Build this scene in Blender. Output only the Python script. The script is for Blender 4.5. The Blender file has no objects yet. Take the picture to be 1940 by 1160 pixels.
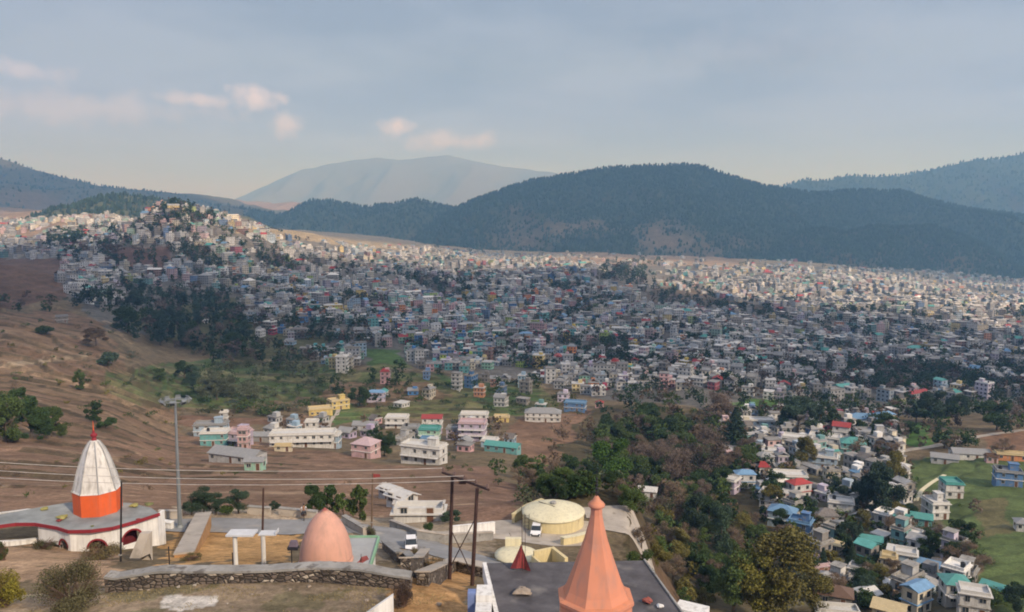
import bpy, math, random
import numpy as np
from math import radians as R, sin, cos, pi, tan, atan2, hypot
random.seed(7); rng = np.random.default_rng(7)
SC = bpy.context.scene; COL = SC.collection
# ------------------------------------------------------------------ camera
F = 1522.0; PITCH = R(6.74)
cam = bpy.data.cameras.new('camera'); camo = bpy.data.objects.new('camera', cam); COL.objects.link(camo)
cam.sensor_width = 36.0; cam.lens = F/1940*36; cam.clip_start = 0.5; cam.clip_end = 80000
camo.location = (0, 0, 0); camo.rotation_euler = (R(90)-PITCH, 0, 0); SC.camera = camo
# ------------------------------------------------------------------ light
SUN_AZ = R(138)      # compass direction the light comes from: +Y is 0, clockwise
SUN_EL = R(34)
EXPOSURE = 0.30
SUN_STRENGTH = 5.0
sd = bpy.data.lights.new('sun', 'SUN'); so = bpy.data.objects.new('sun', sd); COL.objects.link(so)
sd.energy = SUN_STRENGTH; sd.angle = R(3.0); sd.color = (1.0, 0.84, 0.66)
so.rotation_euler = (R(90)-SUN_EL, 0, pi-SUN_AZ)
SUNV = np.array([sin(SUN_AZ)*cos(SUN_EL), cos(SUN_AZ)*cos(SUN_EL), sin(SUN_EL)])   # towards the sun
W = bpy.data.worlds.new('World'); SC.world = W; W.use_nodes = True
nt = W.node_tree; N = nt.nodes; L = nt.links; N.clear()
def nd(tree, typ, **kw):
    n = tree.nodes.new(typ)
    for k, v in kw.items():
        if k in ('operation', 'blend_type', 'data_type', 'noise_dimensions', 'feature', 'distance', 'attribute_name', 'sky_type', 'interpolation_type', 'vector_type'): setattr(n, k, v)
    return n
def vin(n, i, v): n.inputs[i].default_value = v
def math_(tree, op, a, b=None, c=None, clamp=False):
    n = tree.nodes.new('ShaderNodeMath'); n.operation = op; n.use_clamp = clamp
    for i, x in enumerate((a, b, c)):
        if x is None: continue
        if isinstance(x, (int, float)): n.inputs[i].default_value = x
        else: tree.links.new(x, n.inputs[i])
    return n.outputs[0]
def mixc(tree, fac, a, b, blend='MIX'):
    n = tree.nodes.new('ShaderNodeMix'); n.data_type = 'RGBA'; n.blend_type = blend
    for i, x in ((0, fac), (6, a), (7, b)):
        if isinstance(x, (int, float)): n.inputs[i].default_value = x
        elif isinstance(x, (tuple, list)): n.inputs[i].default_value = (*x[:3], 1)
        else: tree.links.new(x, n.inputs[i])
    return n.outputs[2]
def ramp(tree, fac, stops):
    n = tree.nodes.new('ShaderNodeValToRGB'); e = n.color_ramp.elements
    while len(e) < len(stops): e.new(0.5)
    for el, (p, c) in zip(e, stops):
        el.position = p; el.color = (*c, 1) if isinstance(c, (tuple, list)) else (c, c, c, 1)
    tree.links.new(fac, n.inputs[0]); return n.outputs[0]
out = N.new('ShaderNodeOutputWorld'); bg = N.new('ShaderNodeBackground')
sky = N.new('ShaderNodeTexSky'); sky.sky_type = 'NISHITA'; sky.sun_disc = False
sky.sun_elevation = SUN_EL; sky.sun_rotation = SUN_AZ; sky.air_density = 1.0; sky.dust_density = 2.0; sky.altitude = 1500
tc = N.new('ShaderNodeTexCoord'); sx = N.new('ShaderNodeSeparateXYZ'); L.new(tc.outputs['Generated'], sx.inputs[0])
X_, Y_, Z_ = sx.outputs
# overcast: cloud layer seen on a plane overhead
zc = math_(nt, 'MAXIMUM', Z_, 0.02)
px = math_(nt, 'DIVIDE', X_, math_(nt, 'ADD', zc, 0.12)); py = math_(nt, 'DIVIDE', Y_, math_(nt, 'ADD', zc, 0.12))
cb = N.new('ShaderNodeCombineXYZ'); L.new(px, cb.inputs[0]); L.new(py, cb.inputs[1])
n1 = N.new('ShaderNodeTexNoise'); L.new(cb.outputs[0], n1.inputs['Vector']); vin(n1, 'Scale', 0.8); vin(n1, 'Detail', 6.0); vin(n1, 'Roughness', .5)
n2 = N.new('ShaderNodeTexNoise'); L.new(cb.outputs[0], n2.inputs['Vector']); vin(n2, 'Scale', 2.2); vin(n2, 'Detail', 5.0)
deck = mixc(nt, ramp(nt, n1.outputs[0], [(.42, 0.0), (.58, 1.0)]), (1.45, 1.78, 2.5), (2.05, 2.42, 3.25))
deck = mixc(nt, math_(nt, 'MULTIPLY', n2.outputs[0], .16), deck, (2.9, 3.1, 3.7))
lowm = ramp(nt, Z_, [(0.0, 1.0), (0.17, 0.0)])
lowm = math_(nt, 'MULTIPLY', lowm, 0.85)
deck = mixc(nt, lowm, deck, (1.9, 2.3, 5.3))
base = mixc(nt, 0.94, sky.outputs[0], deck)
# small cumulus heaps near the horizon, lit pinkish, each one an angular patch of sky roughened by noise
az = math_(nt, 'ARCTAN2', X_, Y_); el = math_(nt, 'ARCSINE', Z_)
cn = N.new('ShaderNodeTexNoise'); L.new(tc.outputs['Generated'], cn.inputs['Vector']); vin(cn, 'Scale', 42.0); vin(cn, 'Detail', 6.0); vin(cn, 'Roughness', .55)
cm = None
for (ca, ce, wa, we, s) in ((-30.6, 8.3, 2.0, .6, .45), (-21.2, 7.15, 2.8, .45, .7), (-17.4, 7.35, 1.7, .85, .95), (-15.2, 5.9, 1.3, .8, .7),
                            (-7.9, 5.85, 1.1, .75, .9), (-4.2, 4.85, 3.8, .65, .62), (-29.0, 6.3, 9, 1.1, .35), (16.0, 10.5, 7, 1.6, .10)):
    da = math_(nt, 'DIVIDE', math_(nt, 'SUBTRACT', az, R(ca)), R(wa)); de = math_(nt, 'DIVIDE', math_(nt, 'SUBTRACT', el, R(ce)), R(we))
    d = math_(nt, 'SQRT', math_(nt, 'ADD', math_(nt, 'MULTIPLY', da, da), math_(nt, 'MULTIPLY', de, de)))
    d = math_(nt, 'ADD', d, math_(nt, 'MULTIPLY', math_(nt, 'SUBTRACT', cn.outputs[0], .5), 2.6))
    m = math_(nt, 'MULTIPLY', math_(nt, 'SUBTRACT', 1.15, d, clamp=True), s, clamp=True)
    cm = m if cm is None else math_(nt, 'MAXIMUM', cm, m)
base = mixc(nt, cm, base, (4.6, 4.3, 5.0))
L.new(base, bg.inputs[0]); vin(bg, 1, 0.15); L.new(bg.outputs[0], out.inputs[0])
vs = SC.view_settings; vs.view_transform = 'Standard'; vs.look = 'None'; vs.exposure = EXPOSURE; vs.gamma = 1; vs.use_curve_mapping = False
SC.cycles.volume_bounces = 1; SC.cycles.max_bounces = 6; SC.cycles.diffuse_bounces = 2; SC.cycles.transparent_max_bounces = 12
SC.cycles.filter_width = 1.9; SC.cycles.use_denoising = True
HAZE_DENSITY = 1.35e-4
# ------------------------------------------------------------------ helpers
def tag(o, label=None, cat=None, group=None, kind=None):
    if label: o['label'] = label
    if cat: o['category'] = cat
    if group: o['group'] = group
    if kind: o['kind'] = kind
    return o
def empty(name, loc=(0, 0, 0), rz=0.0):
    o = bpy.data.objects.new(name, None); COL.objects.link(o); o.location = loc; o.rotation_euler = (0, 0, rz); o.empty_display_size = .5
    return o
class MB:
    def __init__(s): s.v = []; s.f = []; s.m = []
    def add(s, vs_, fs, m=0):
        b = len(s.v); s.v += [tuple(map(float, p)) for p in vs_]; s.f += [tuple(b+i for i in f) for f in fs]; s.m += [m]*len(fs)
    def box(s, c, d, rz=0, m=0, taper=1.0):
        x, y, z = d[0]/2, d[1]/2, d[2]/2; ps = []
        for k, (a, b, e) in enumerate([(-x,-y,-z),(x,-y,-z),(x,y,-z),(-x,y,-z),(-x,-y,z),(x,-y,z),(x,y,z),(-x,y,z)]):
            if k > 3: a *= taper; b *= taper
            ps.append((c[0]+a*cos(rz)-b*sin(rz), c[1]+a*sin(rz)+b*cos(rz), c[2]+e))
        s.add(ps, [(0,3,2,1),(4,5,6,7),(0,1,5,4),(1,2,6,5),(2,3,7,6),(3,0,4,7)], m)
    def cyl(s, p0, p1, r0, r1=None, n=8, m=0, cap=True):
        r1 = r0 if r1 is None else r1
        p0 = np.array(p0, float); p1 = np.array(p1, float); d = p1-p0; d /= (np.linalg.norm(d)+1e-9)
        t = np.cross(d, (0, 0, 1) if abs(d[2]) < .9 else (1, 0, 0)); t /= np.linalg.norm(t); b = np.cross(d, t)
        ps = [p0+r0*(t*cos(a)+b*sin(a)) for a in [2*pi*i/n for i in range(n)]]+[p1+r1*(t*cos(a)+b*sin(a)) for a in [2*pi*i/n for i in range(n)]]
        fs = [(i, (i+1) % n, n+(i+1) % n, n+i) for i in range(n)]
        if cap: fs += [tuple(range(n))[::-1], tuple(range(n, 2*n))]
        s.add(ps, fs, m)
    def tube(s, pts, r, n=6, m=0):
        for a, b in zip(pts[:-1], pts[1:]): s.cyl(a, b, r, r, n, m)
    def lathe(s, prof, n=24, c=(0, 0, 0), m=0, rot=0.0):
        ps = []; fs = []
        for r, z in prof:
            for i in range(n):
                a = 2*pi*i/n+rot; ps.append((c[0]+r*cos(a), c[1]+r*sin(a), c[2]+z))
        for k in range(len(prof)-1):
            for i in range(n):
                j = (i+1) % n; fs.append((k*n+i, k*n+j, (k+1)*n+j, (k+1)*n+i))
        fs.append(tuple(range(n))[::-1]); fs.append(tuple(range((len(prof)-1)*n, len(prof)*n)))
        s.add(ps, fs, m)
    def prism(s, poly, z0, z1, m=0):
        n = len(poly); ar = sum(poly[i][0]*poly[(i+1) % n][1]-poly[(i+1) % n][0]*poly[i][1] for i in range(n))
        if ar < 0: poly = poly[::-1]
        s.add([(x, y, z0) for x, y in poly]+[(x, y, z1) for x, y in poly],
              [tuple(range(n))[::-1], tuple(range(n, 2*n))]+[(i, (i+1) % n, n+(i+1) % n, n+i) for i in range(n)], m)
    def build(s, name, mats, parent=None, smooth=False, loc=None, rz=None):
        me = bpy.data.meshes.new(name); me.from_pydata(s.v, [], s.f)
        for m in (mats if isinstance(mats, (list, tuple)) else [mats]): me.materials.append(m)
        me.polygons.foreach_set('material_index', s.m)
        if smooth: me.polygons.foreach_set('use_smooth', [True]*len(s.f))
        me.update(); o = bpy.data.objects.new(name, me); COL.objects.link(o)
        if parent: o.parent = parent
        if loc is not None: o.location = loc
        if rz is not None: o.rotation_euler = (0, 0, rz)
        return o
def np_mesh(name, verts, faces, mats, col=None, uv=None, smooth=False, mi=None):
    """faces (n,4) or (n,3) array"""
    me = bpy.data.meshes.new(name); k = faces.shape[1]; n = len(faces)
    me.vertices.add(len(verts)); me.vertices.foreach_set('co', np.asarray(verts, np.float32).ravel())
    me.loops.add(n*k); me.loops.foreach_set('vertex_index', faces.astype(np.int32).ravel())
    me.polygons.add(n); me.polygons.foreach_set('loop_start', np.arange(0, n*k, k, dtype=np.int32)); me.polygons.foreach_set('loop_total', np.full(n, k, np.int32))
    me.polygons.foreach_set('use_smooth', np.full(n, smooth))
    if mi is not None: me.polygons.foreach_set('material_index', mi.astype(np.int32))
    for m in (mats if isinstance(mats, (list, tuple)) else [mats]): me.materials.append(m)
    if col is not None:
        a = me.color_attributes.new('Col', 'FLOAT_COLOR', 'POINT'); c4 = np.ones((len(verts), 4), np.float32); c4[:, :3] = col; a.data.foreach_set('color', c4.ravel())
    if uv is not None:
        u_ = me.uv_layers.new(name='UVMap'); u_.data.foreach_set('uv', np.asarray(uv, np.float32).ravel())
    me.update(calc_edges=True); me.validate()
    o = bpy.data.objects.new(name, me); COL.objects.link(o); return o
# ------------------------------------------------------------------ materials
MATS = {}
STREAK = {'salmon_paint': .38, 'peach_paint': .30, 'painted_plaster': .5, 'whitewash': .45, 'cream_yellow_paint': .3, 'cream_paint': .3, 'orange_paint': .22, 'old_whitewash': .6}
def mat(name, color=(.5, .5, .5), rough=.85, var=.25, scale=1.0, src='const', bump=0.0, spec=.3, metal=0.0, speck=None, coord='Object', island=0.0):
    if name in MATS: return MATS[name]
    m = bpy.data.materials.new(name); m.use_nodes = True; t = m.node_tree; bs = t.nodes['Principled BSDF']; MATS[name] = m
    bs.inputs['Roughness'].default_value = rough; bs.inputs['Specular IOR Level'].default_value = spec; bs.inputs['Metallic'].default_value = metal
    tcn = t.nodes.new('ShaderNodeTexCoord'); co = tcn.outputs[coord] if coord != 'World' else t.nodes.new('ShaderNodeNewGeometry').outputs['Position']
    no = t.nodes.new('ShaderNodeTexNoise'); t.links.new(co, no.inputs['Vector']); vin(no, 'Scale', scale); vin(no, 'Detail', 6.0); vin(no, 'Roughness', .6)
    if src == 'const': r = t.nodes.new('ShaderNodeRGB'); r.outputs[0].default_value = (*color, 1); c = r.outputs[0]
    elif src == 'object': c = t.nodes.new('ShaderNodeObjectInfo').outputs['Color']
    else: a = t.nodes.new('ShaderNodeAttribute'); a.attribute_name = 'Col'; c = a.outputs['Color']
    f = ramp(t, no.outputs[0], [(.3, 1-var), (.7, 1+var)])
    mm = t.nodes.new('ShaderNodeVectorMath'); mm.operation = 'MULTIPLY'; t.links.new(c, mm.inputs[0]); t.links.new(f, mm.inputs[1]); c2 = mm.outputs[0]
    if island:
        g = t.nodes.new('ShaderNodeNewGeometry'); q = math_(t, 'MULTIPLY_ADD', g.outputs['Random Per Island'], 2*island, 1-island)
        m2 = t.nodes.new('ShaderNodeVectorMath'); m2.operation = 'SCALE'; t.links.new(c2, m2.inputs[0]); t.links.new(q, m2.inputs['Scale']); c2 = m2.outputs[0]
    if speck:
        n3 = t.nodes.new('ShaderNodeTexNoise'); t.links.new(co, n3.inputs['Vector']); vin(n3, 'Scale', speck[1]); vin(n3, 'Detail', 4.0)
        c2 = mixc(t, ramp(t, n3.outputs[0], [(speck[2], 0.0), (speck[2]+.12, 1.0)]), c2, speck[0])
    if name in STREAK:
        mp = t.nodes.new('ShaderNodeMapping'); mp.inputs['Scale'].default_value = (3.2, 3.2, .22); t.links.new(co, mp.inputs[0]); n5 = t.nodes.new('ShaderNodeTexNoise'); t.links.new(mp.outputs[0], n5.inputs['Vector']); vin(n5, 'Scale', 1.0); vin(n5, 'Detail', 5.0)
        c2 = mixc(t, math_(t, 'MULTIPLY', ramp(t, n5.outputs[0], [(.48, 0.0), (.72, 1.0)]), STREAK[name]), c2, (.20, .18, .16))
    t.links.new(c2, bs.inputs['Base Color'])
    if bump:
        b = t.nodes.new('ShaderNodeBump'); vin(b, 'Strength', bump); vin(b, 'Distance', .1); t.links.new(no.outputs[0], b.inputs['Height']); t.links.new(b.outputs[0], bs.inputs['Normal'])
    return m
M_wall = mat('painted_plaster', src='object', var=.2, scale=.5, speck=((.25, .24, .22), .9, .60))
M_conc = mat('weathered_concrete', (.28, .275, .26), var=.35, scale=.8, speck=((.14, .13, .12), 1.6, .56))
M_white = mat('whitewash', (.72, .72, .70), var=.1, scale=1.1, speck=((.45, .43, .40), 1.4, .68))
M_glass = mat('window_glass', (.03, .04, .05), rough=.2, var=.3, spec=.5)
M_frame = mat('window_frame', (.45, .43, .40), var=.1)
M_black = mat('black_plastic', (.02, .02, .022), rough=.5, var=.2)
M_slate = mat('slate_roof', (.17, .16, .155), var=.35, scale=2.0)
M_tin = mat('painted_tin', src='object', var=.12, scale=1.2, rough=.55, speck=((.22, .16, .12), 1.4, .68))
M_leaf = mat('leaves', src='object', var=.35, scale=.7, rough=.7, island=.35, spec=.2)
M_leafa = mat('far_leaves', src='attr', var=.25, scale=.05, rough=.8, island=.3, spec=.1)
M_bark = mat('bark', (.10, .08, .06), var=.3, scale=3.0)
M_orange = mat('orange_paint', (.66, .115, .032), rough=.6, var=.07, scale=1.4, speck=((.55, .12, .05), 2.2, .70))
M_peach = mat('peach_paint', (.58, .32, .245), rough=.7, var=.08, scale=1.0, speck=((.60, .33, .25), 1.6, .70))
M_spire = mat('salmon_paint', (.56, .225, .125), rough=.6, var=.07, scale=.8, speck=((.42, .21, .14), 2.5, .66))
M_red = mat('red_paint', (.24, .025, .035), rough=.6, var=.12)
M_rust = mat('rusty_steel', (.055, .03, .025), rough=.7, var=.4, scale=4.0)
M_steel = mat('galvanised_steel', (.22, .245, .26), rough=.5, var=.15, metal=.3)
M_yel = mat('cream_yellow_paint', (.62, .53, .30), rough=.7, var=.1, scale=.8, speck=((.45, .36, .2), 1.1, .66))
M_cream = mat('cream_paint', (.66, .62, .44), rough=.7, var=.08, scale=.7, speck=((.5, .45, .32), 1.2, .70))
M_cloth = mat('red_cloth', (.24, .045, .045), var=.2, scale=6)
M_road = mat('worn_asphalt', (.24, .245, .25), var=.18, scale=.5, coord='World', bump=.2, speck=((.33, .31, .28), .35, .58))
M_pave = mat('pale_paving', (.40, .36, .31), var=.22, scale=.45, coord='World', speck=((.27, .24, .2), .8, .60))
M_rock = mat('stone', (.30, .25, .20), var=.35, scale=2.5, bump=.5)
M_roofc = mat('stained_roof_slab', (.085, .082, .09), var=.45, scale=.75, rough=.8, speck=((.19, .18, .17), .55, .60), bump=.3)
M_blue = mat('blue_paint', (.16, .22, .42), var=.2, scale=2)
M_carp = mat('white_car_paint', (.75, .76, .78), rough=.3, var=.03, spec=.5)
M_shirt = mat('white_shirt', (.7, .72, .75), var=.05)
M_dark = mat('dark_cloth', (.03, .03, .04), var=.1)
M_skin = mat('skin', (.30, .17, .11), var=.05)
M_dirt = mat('earth_bank', (.38, .22, .10), var=.4, scale=1.2, bump=.6)
def stone_wall_mat():
    m = bpy.data.materials.new('rubble_stone_masonry'); m.use_nodes = True; t = m.node_tree; bs = t.nodes['Principled BSDF']; bs.inputs['Roughness'].default_value = .9
    g = t.nodes.new('ShaderNodeNewGeometry'); mp = t.nodes.new('ShaderNodeMapping'); mp.inputs['Scale'].default_value = (2.6, 2.6, 4.6); t.links.new(g.outputs['Position'], mp.inputs[0])
    v = t.nodes.new('ShaderNodeTexVoronoi'); t.links.new(mp.outputs[0], v.inputs['Vector']); vin(v, 'Scale', 1.0)
    e = t.nodes.new('ShaderNodeTexVoronoi'); e.feature = 'DISTANCE_TO_EDGE'; t.links.new(mp.outputs[0], e.inputs['Vector']); vin(e, 'Scale', 1.0)
    sp = t.nodes.new('ShaderNodeSeparateColor'); t.links.new(v.outputs['Color'], sp.inputs[0])
    c = ramp(t, sp.outputs[0], [(0, (.07, .058, .05)), (.55, (.15, .12, .10)), (.86, (.2, .165, .13)), (1, (.52, .46, .38))])
    c = mixc(t, ramp(t, e.outputs[0], [(.03, 1.0), (.11, 0.0)]), c, (.045, .038, .032))
    t.links.new(c, bs.inputs['Base Color'])
    b = t.nodes.new('ShaderNodeBump'); vin(b, 'Strength', .8); vin(b, 'Distance', .12); t.links.new(ramp(t, e.outputs[0], [(0, 0.0), (.2, 1.0)]), b.inputs['Height']); t.links.new(b.outputs[0], bs.inputs['Normal'])
    return m
M_stone = stone_wall_mat()
def terrain_mat():
    m = bpy.data.materials.new('earth_and_grass'); m.use_nodes = True; t = m.node_tree; bs = t.nodes['Principled BSDF']; bs.inputs['Roughness'].default_value = .95; bs.inputs['Specular IOR Level'].default_value = .1
    g = t.nodes.new('ShaderNodeNewGeometry'); a = t.nodes.new('ShaderNodeAttribute'); a.attribute_name = 'Col'
    c = a.outputs['Color']
    for sc_, v_ in ((.035, .28), (.22, .30), (1.7, .30), (7.0, .22)):
        n = t.nodes.new('ShaderNodeTexNoise'); t.links.new(g.outputs['Position'], n.inputs['Vector']); vin(n, 'Scale', sc_); vin(n, 'Detail', 6.0); vin(n, 'Roughness', .62)
        mm = t.nodes.new('ShaderNodeVectorMath'); mm.operation = 'MULTIPLY'; t.links.new(c, mm.inputs[0]); t.links.new(ramp(t, n.outputs[0], [(.33, 1-v_), (.67, 1+v_)]), mm.inputs[1]); c = mm.outputs[0]
    # tufts of dry and green growth scattered over the soil
    n4 = t.nodes.new('ShaderNodeTexNoise'); t.links.new(g.outputs['Position'], n4.inputs['Vector']); vin(n4, 'Scale', .5); vin(n4, 'Detail', 8.0); vin(n4, 'Roughness', .75)
    c = mixc(t, math_(t, 'MULTIPLY', ramp(t, n4.outputs[0], [(.56, 0.0), (.66, 1.0)]), .55), c, (.085, .085, .04))
    # steep risers are dark earth and scrub
    sn = t.nodes.new('ShaderNodeSeparateXYZ'); t.links.new(g.outputs['True Normal'], sn.inputs[0])
    st = ramp(t, sn.outputs[2], [(.70, 1.0), (.86, 0.0)])
    c = mixc(t, math_(t, 'MULTIPLY', st, .55), c, (.09, .068, .045))
    t.links.new(c, bs.inputs['Base Color'])
    b = t.nodes.new('ShaderNodeBump'); vin(b, 'Strength', .6); vin(b, 'Distance', .25); t.links.new(n4.outputs[0], b.inputs['Height']); t.links.new(b.outputs[0], bs.inputs['Normal'])
    return m
M_terr = terrain_mat()
# ------------------------------------------------------------------ numpy noise
def _hash(i, j, s):
    h = (i*374761393+j*668265263+s*974711) & 0xFFFFFFFF; h = ((h ^ (h >> 13))*1274126177) & 0xFFFFFFFF
    return ((h ^ (h >> 16)) & 0xFFFFFF)/float(0xFFFFFF)
def vnoise(x, y, s=0):
    xi = np.floor(x).astype(np.int64); yi = np.floor(y).astype(np.int64); fx = x-xi; fy = y-yi; fx = fx*fx*(3-2*fx); fy = fy*fy*(3-2*fy)
    a = _hash(xi, yi, s); b = _hash(xi+1, yi, s); c = _hash(xi, yi+1, s); d = _hash(xi+1, yi+1, s)
    return (a*(1-fx)+b*fx)*(1-fy)+(c*(1-fx)+d*fx)*fy
def fbm(x, y, o=5, s=0):
    r = 0; a = .5; t = 0
    for k in range(o): r = r+a*vnoise(x*2**k, y*2**k, s+k*17); t += a; a *= .5
    return r/t*2-1
def smooth(e0, e1, x): t = np.clip((x-e0)/float(e1-e0), 0, 1); return t*t*(3-2*t)
# ------------------------------------------------------------------ geometry of the view
CP, SP = cos(PITCH), sin(PITCH)
def ray(u, v):
    xc = (u-970)/F; yc = (580-v)/F
    return np.array([xc, CP+yc*SP, -SP+yc*CP])
def at_Y(u, v, Y):
    d = ray(u, v); return d*(Y/d[1])
def at_z(u, v, z):
    d = ray(u, v); return d*(z/d[2])
def slope_v(v, Y):
    yc = (580-v)/F; return Y*(-SP+yc*CP)/(CP+yc*SP)
def project(x, y, z):
    yc_ = y*SP+z*CP; f = y*CP-z*SP
    return 970+F*x/f, 580-F*yc_/f
# ------------------------------------------------------------------ terrain control: metres from the viewpoint, height (z<0) or photo row (>0)
COLS = {
 -900: [(10,-17),(40,-22),(58,-26),(70,-29),(92,-33),(120,-38),(200,-50),(300,-55),(500,-50),(800,-35),(1500,-30),(2500,0),(3500,20)],
 0: [(10,-16),(30,-19.5),(44,-22.5),(58,-26.7),(70,-30.2),(80,-32),(92,-35.5),(100,-38.5),(150,900),(220,835),(260,800),(330,742),(400,700),(480,645),(550,600),(640,590),(700,565),(850,500),(940,492),(1100,500),(1500,465),(2100,425),(2900,400),(3500,395)],
 160: [(10,-16),(30,-19.3),(44,-22),(50,-24),(60,-27.2),(68,-30.2),(82,-33),(92,-35.2),(100,-38.5),(140,920),(200,870),(270,815),(340,765),(410,725),(480,690),(560,640),(650,600),(760,565),(900,530),(1050,500),(1200,470),(1450,450),(1900,415),(2400,400),(3500,410)],
 330: [(10,-15.5),(30,-19),(40,-21.2),(45.6,-22.0),(47.2,-22.1),(49.5,-24.4),(60,-27.4),(70,-30.7),(83,-34.5),(92,-35.3),(97,-37.6),(130,945),(200,895),(300,850),(380,800),(450,765),(520,728),(600,692),(700,645),(800,608),(950,560),(1080,500),(1180,450),(1260,408),(1330,381),(1420,392),(1600,430),(2200,440),(3500,420)],
 430: [(10,-15.5),(30,-19),(40,-21.2),(45.8,-22.0),(47.2,-22.1),(49.5,-24.4),(60,-27.2),(70,-30.7),(83,-34.6),(92,-35.4),(97,-37.8),(130,945),(200,895),(300,852),(390,800),(470,765),(540,728),(620,692),(740,645),(860,608),(1010,565),(1150,510),(1260,462),(1360,425),(1450,412),(1800,425),(2400,440),(3500,430)],
 560: [(10,-15.5),(30,-19),(40,-21.2),(45.8,-22.0),(47.2,-22.1),(49.5,-24.4),(60,-27.2),(70,-30.7),(83,-34.8),(92,-35.6),(97,-38),(130,948),(200,898),(300,855),(400,803),(480,767),(560,730),(650,690),(780,640),(950,590),(1150,540),(1400,492),(1650,460),(1950,445),(2600,448),(3500,440)],
 720: [(10,-15.5),(30,-19),(40,-21.2),(46.2,-22.1),(47.6,-22.3),(50,-24.4),(60,-27.6),(70,-31),(83,-36),(92,-37.5),(100,-41),(130,958),(200,905),(300,862),(400,807),(480,767),(560,730),(640,692),(780,642),(980,590),(1300,540),(1700,500),(2150,478),(2700,465),(3500,455)],
 900: [(10,-17),(34,-20.5),(45,-22.3),(55,-26.8),(68,-31.6),(80,-36),(100,-41),(115,-43.5),(128,-48),(150,945),(200,908),(280,872),(340,840),(420,800),(500,765),(570,735),(650,702),(800,652),(1000,602),(1300,556),(1600,526),(2050,500),(2700,485),(3500,470)],
 1100: [(10,-18),(40,-24),(60,-32),(80,-37),(96,-41.2),(118,-41.8),(128,-47),(150,-57),(180,-66),(220,-78),(300,-97),(400,-112),(500,772),(580,742),(680,702),(820,652),(1000,607),(1250,563),(1500,530),(1650,515),(2000,512),(2700,492),(3500,475)],
 1200: [(10,-20),(40,-26),(60,-34),(80,-39),(96,-41.6),(118,-42.2),(128,-49),(150,-62),(180,-76),(220,-87),(300,-103),(400,-113),(500,768),(590,730),(700,692),(860,645),(1080,596),(1350,556),(1600,532),(2000,518),(2700,494),(3500,478)],
 1330: [(10,-22),(40,-28),(55,-37),(80,-50),(120,-67),(160,-80),(220,-95),(300,-107),(400,-114),(500,764),(600,718),(720,682),(900,637),(1150,592),(1350,560),(1420,556),(1700,548),(2100,518),(2700,498),(3500,482)],
 1500: [(10,-22),(40,-28),(55,-38),(80,-52),(120,-70),(170,-86),(240,-99),(320,-107),(420,-114),(520,775),(620,737),(760,692),(950,648),(1200,608),(1600,566),(2000,534),(2500,510),(3000,500),(3500,495)],
 1700: [(10,-22),(40,-28),(55,-39),(80,-54),(120,-74),(170,-88),(240,-100),(320,-106),(420,-112),(520,775),(620,740),(760,695),(950,650),(1200,612),(1600,573),(2000,546),(2500,525),(3200,508),(3500,505)],
 1940: [(10,-22),(40,-28),(55,-39),(80,-54),(120,-74),(170,-86),(240,-96),(300,-101),(380,-106),(500,775),(600,740),(760,697),(950,655),(1200,620),(1600,585),(2000,562),(2500,543),(3200,527),(3500,522)],
 2700: [(10,-22),(40,-28),(55,-39),(80,-54),(120,-72),(170,-82),(240,-90),(300,-95),(380,-100),(500,-108),(900,-120),(1600,-135),(2500,-145),(3500,-150)],
}
A0, A1, NA = -1.15, 1.15, 640
av = np.linspace(A0, A1, NA)
yv = np.concatenate([np.exp(np.linspace(math.log(9), math.log(3500), 860)), np.exp(np.linspace(math.log(3550), math.log(45000), 60))])
NYs = len(yv); lyv = np.log(yv)
ck = sorted(COLS); ca = np.array([(u-970)/F for u in ck]); prof = []
for u in ck:
    ys = [p[0] for p in COLS[u]]; zs = [p[1] if p[1] < 0 or u in (-900,) else slope_v(p[1], p[0]) for p in COLS[u]]
    ys += [9000, 45000]; zs += [-170, -260]
    prof.append(np.interp(lyv, np.log(ys), zs))
prof = np.array(prof)
# smooth each profile a little beyond the near terraces
for k in range(len(ck)):
    ker = np.ones(15)/15; sm = np.convolve(np.pad(prof[k], 7, mode='edge'), ker, 'valid'); w = smooth(120, 260, yv); prof[k] = prof[k]*(1-w)+sm*w
AA, YY = np.meshgrid(av, yv, indexing='ij')
idx = np.clip(np.searchsorted(ca, av)-1, 0, len(ca)-2); tt = np.clip((av-ca[idx])/(ca[idx+1]-ca[idx]), 0, 1); tt = (tt+tt*tt*(3-2*tt))/2
H = prof[idx]*(1-tt[:, None])+prof[idx+1]*tt[:, None]
XX = AA*YY
far = smooth(90, 400, YY)
H = H+fbm(XX/60, YY/60, 4, 3)*3.0*far*smooth(0, 1, 1-np.abs(YY-20000)/45000)+fbm(XX/14, YY/14, 4, 9)*.55*smooth(110, 200, YY)+fbm(XX/3.5, YY/3.5, 4, 5)*.11*smooth(18, 30, YY)
_rl = smooth(620, 1050, YY)*(1-smooth(2400, 3200, YY)); H = H+(fbm(XX/230, YY/230, 3, 33)*15+(.3-np.abs(fbm(XX/420, YY/300, 3, 36)))*26)*_rl
H = H+fbm(XX/500, YY/500, 4, 31)*22*smooth(1500, 3200, YY)
UU, VV = project(XX, YY, H)
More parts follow.
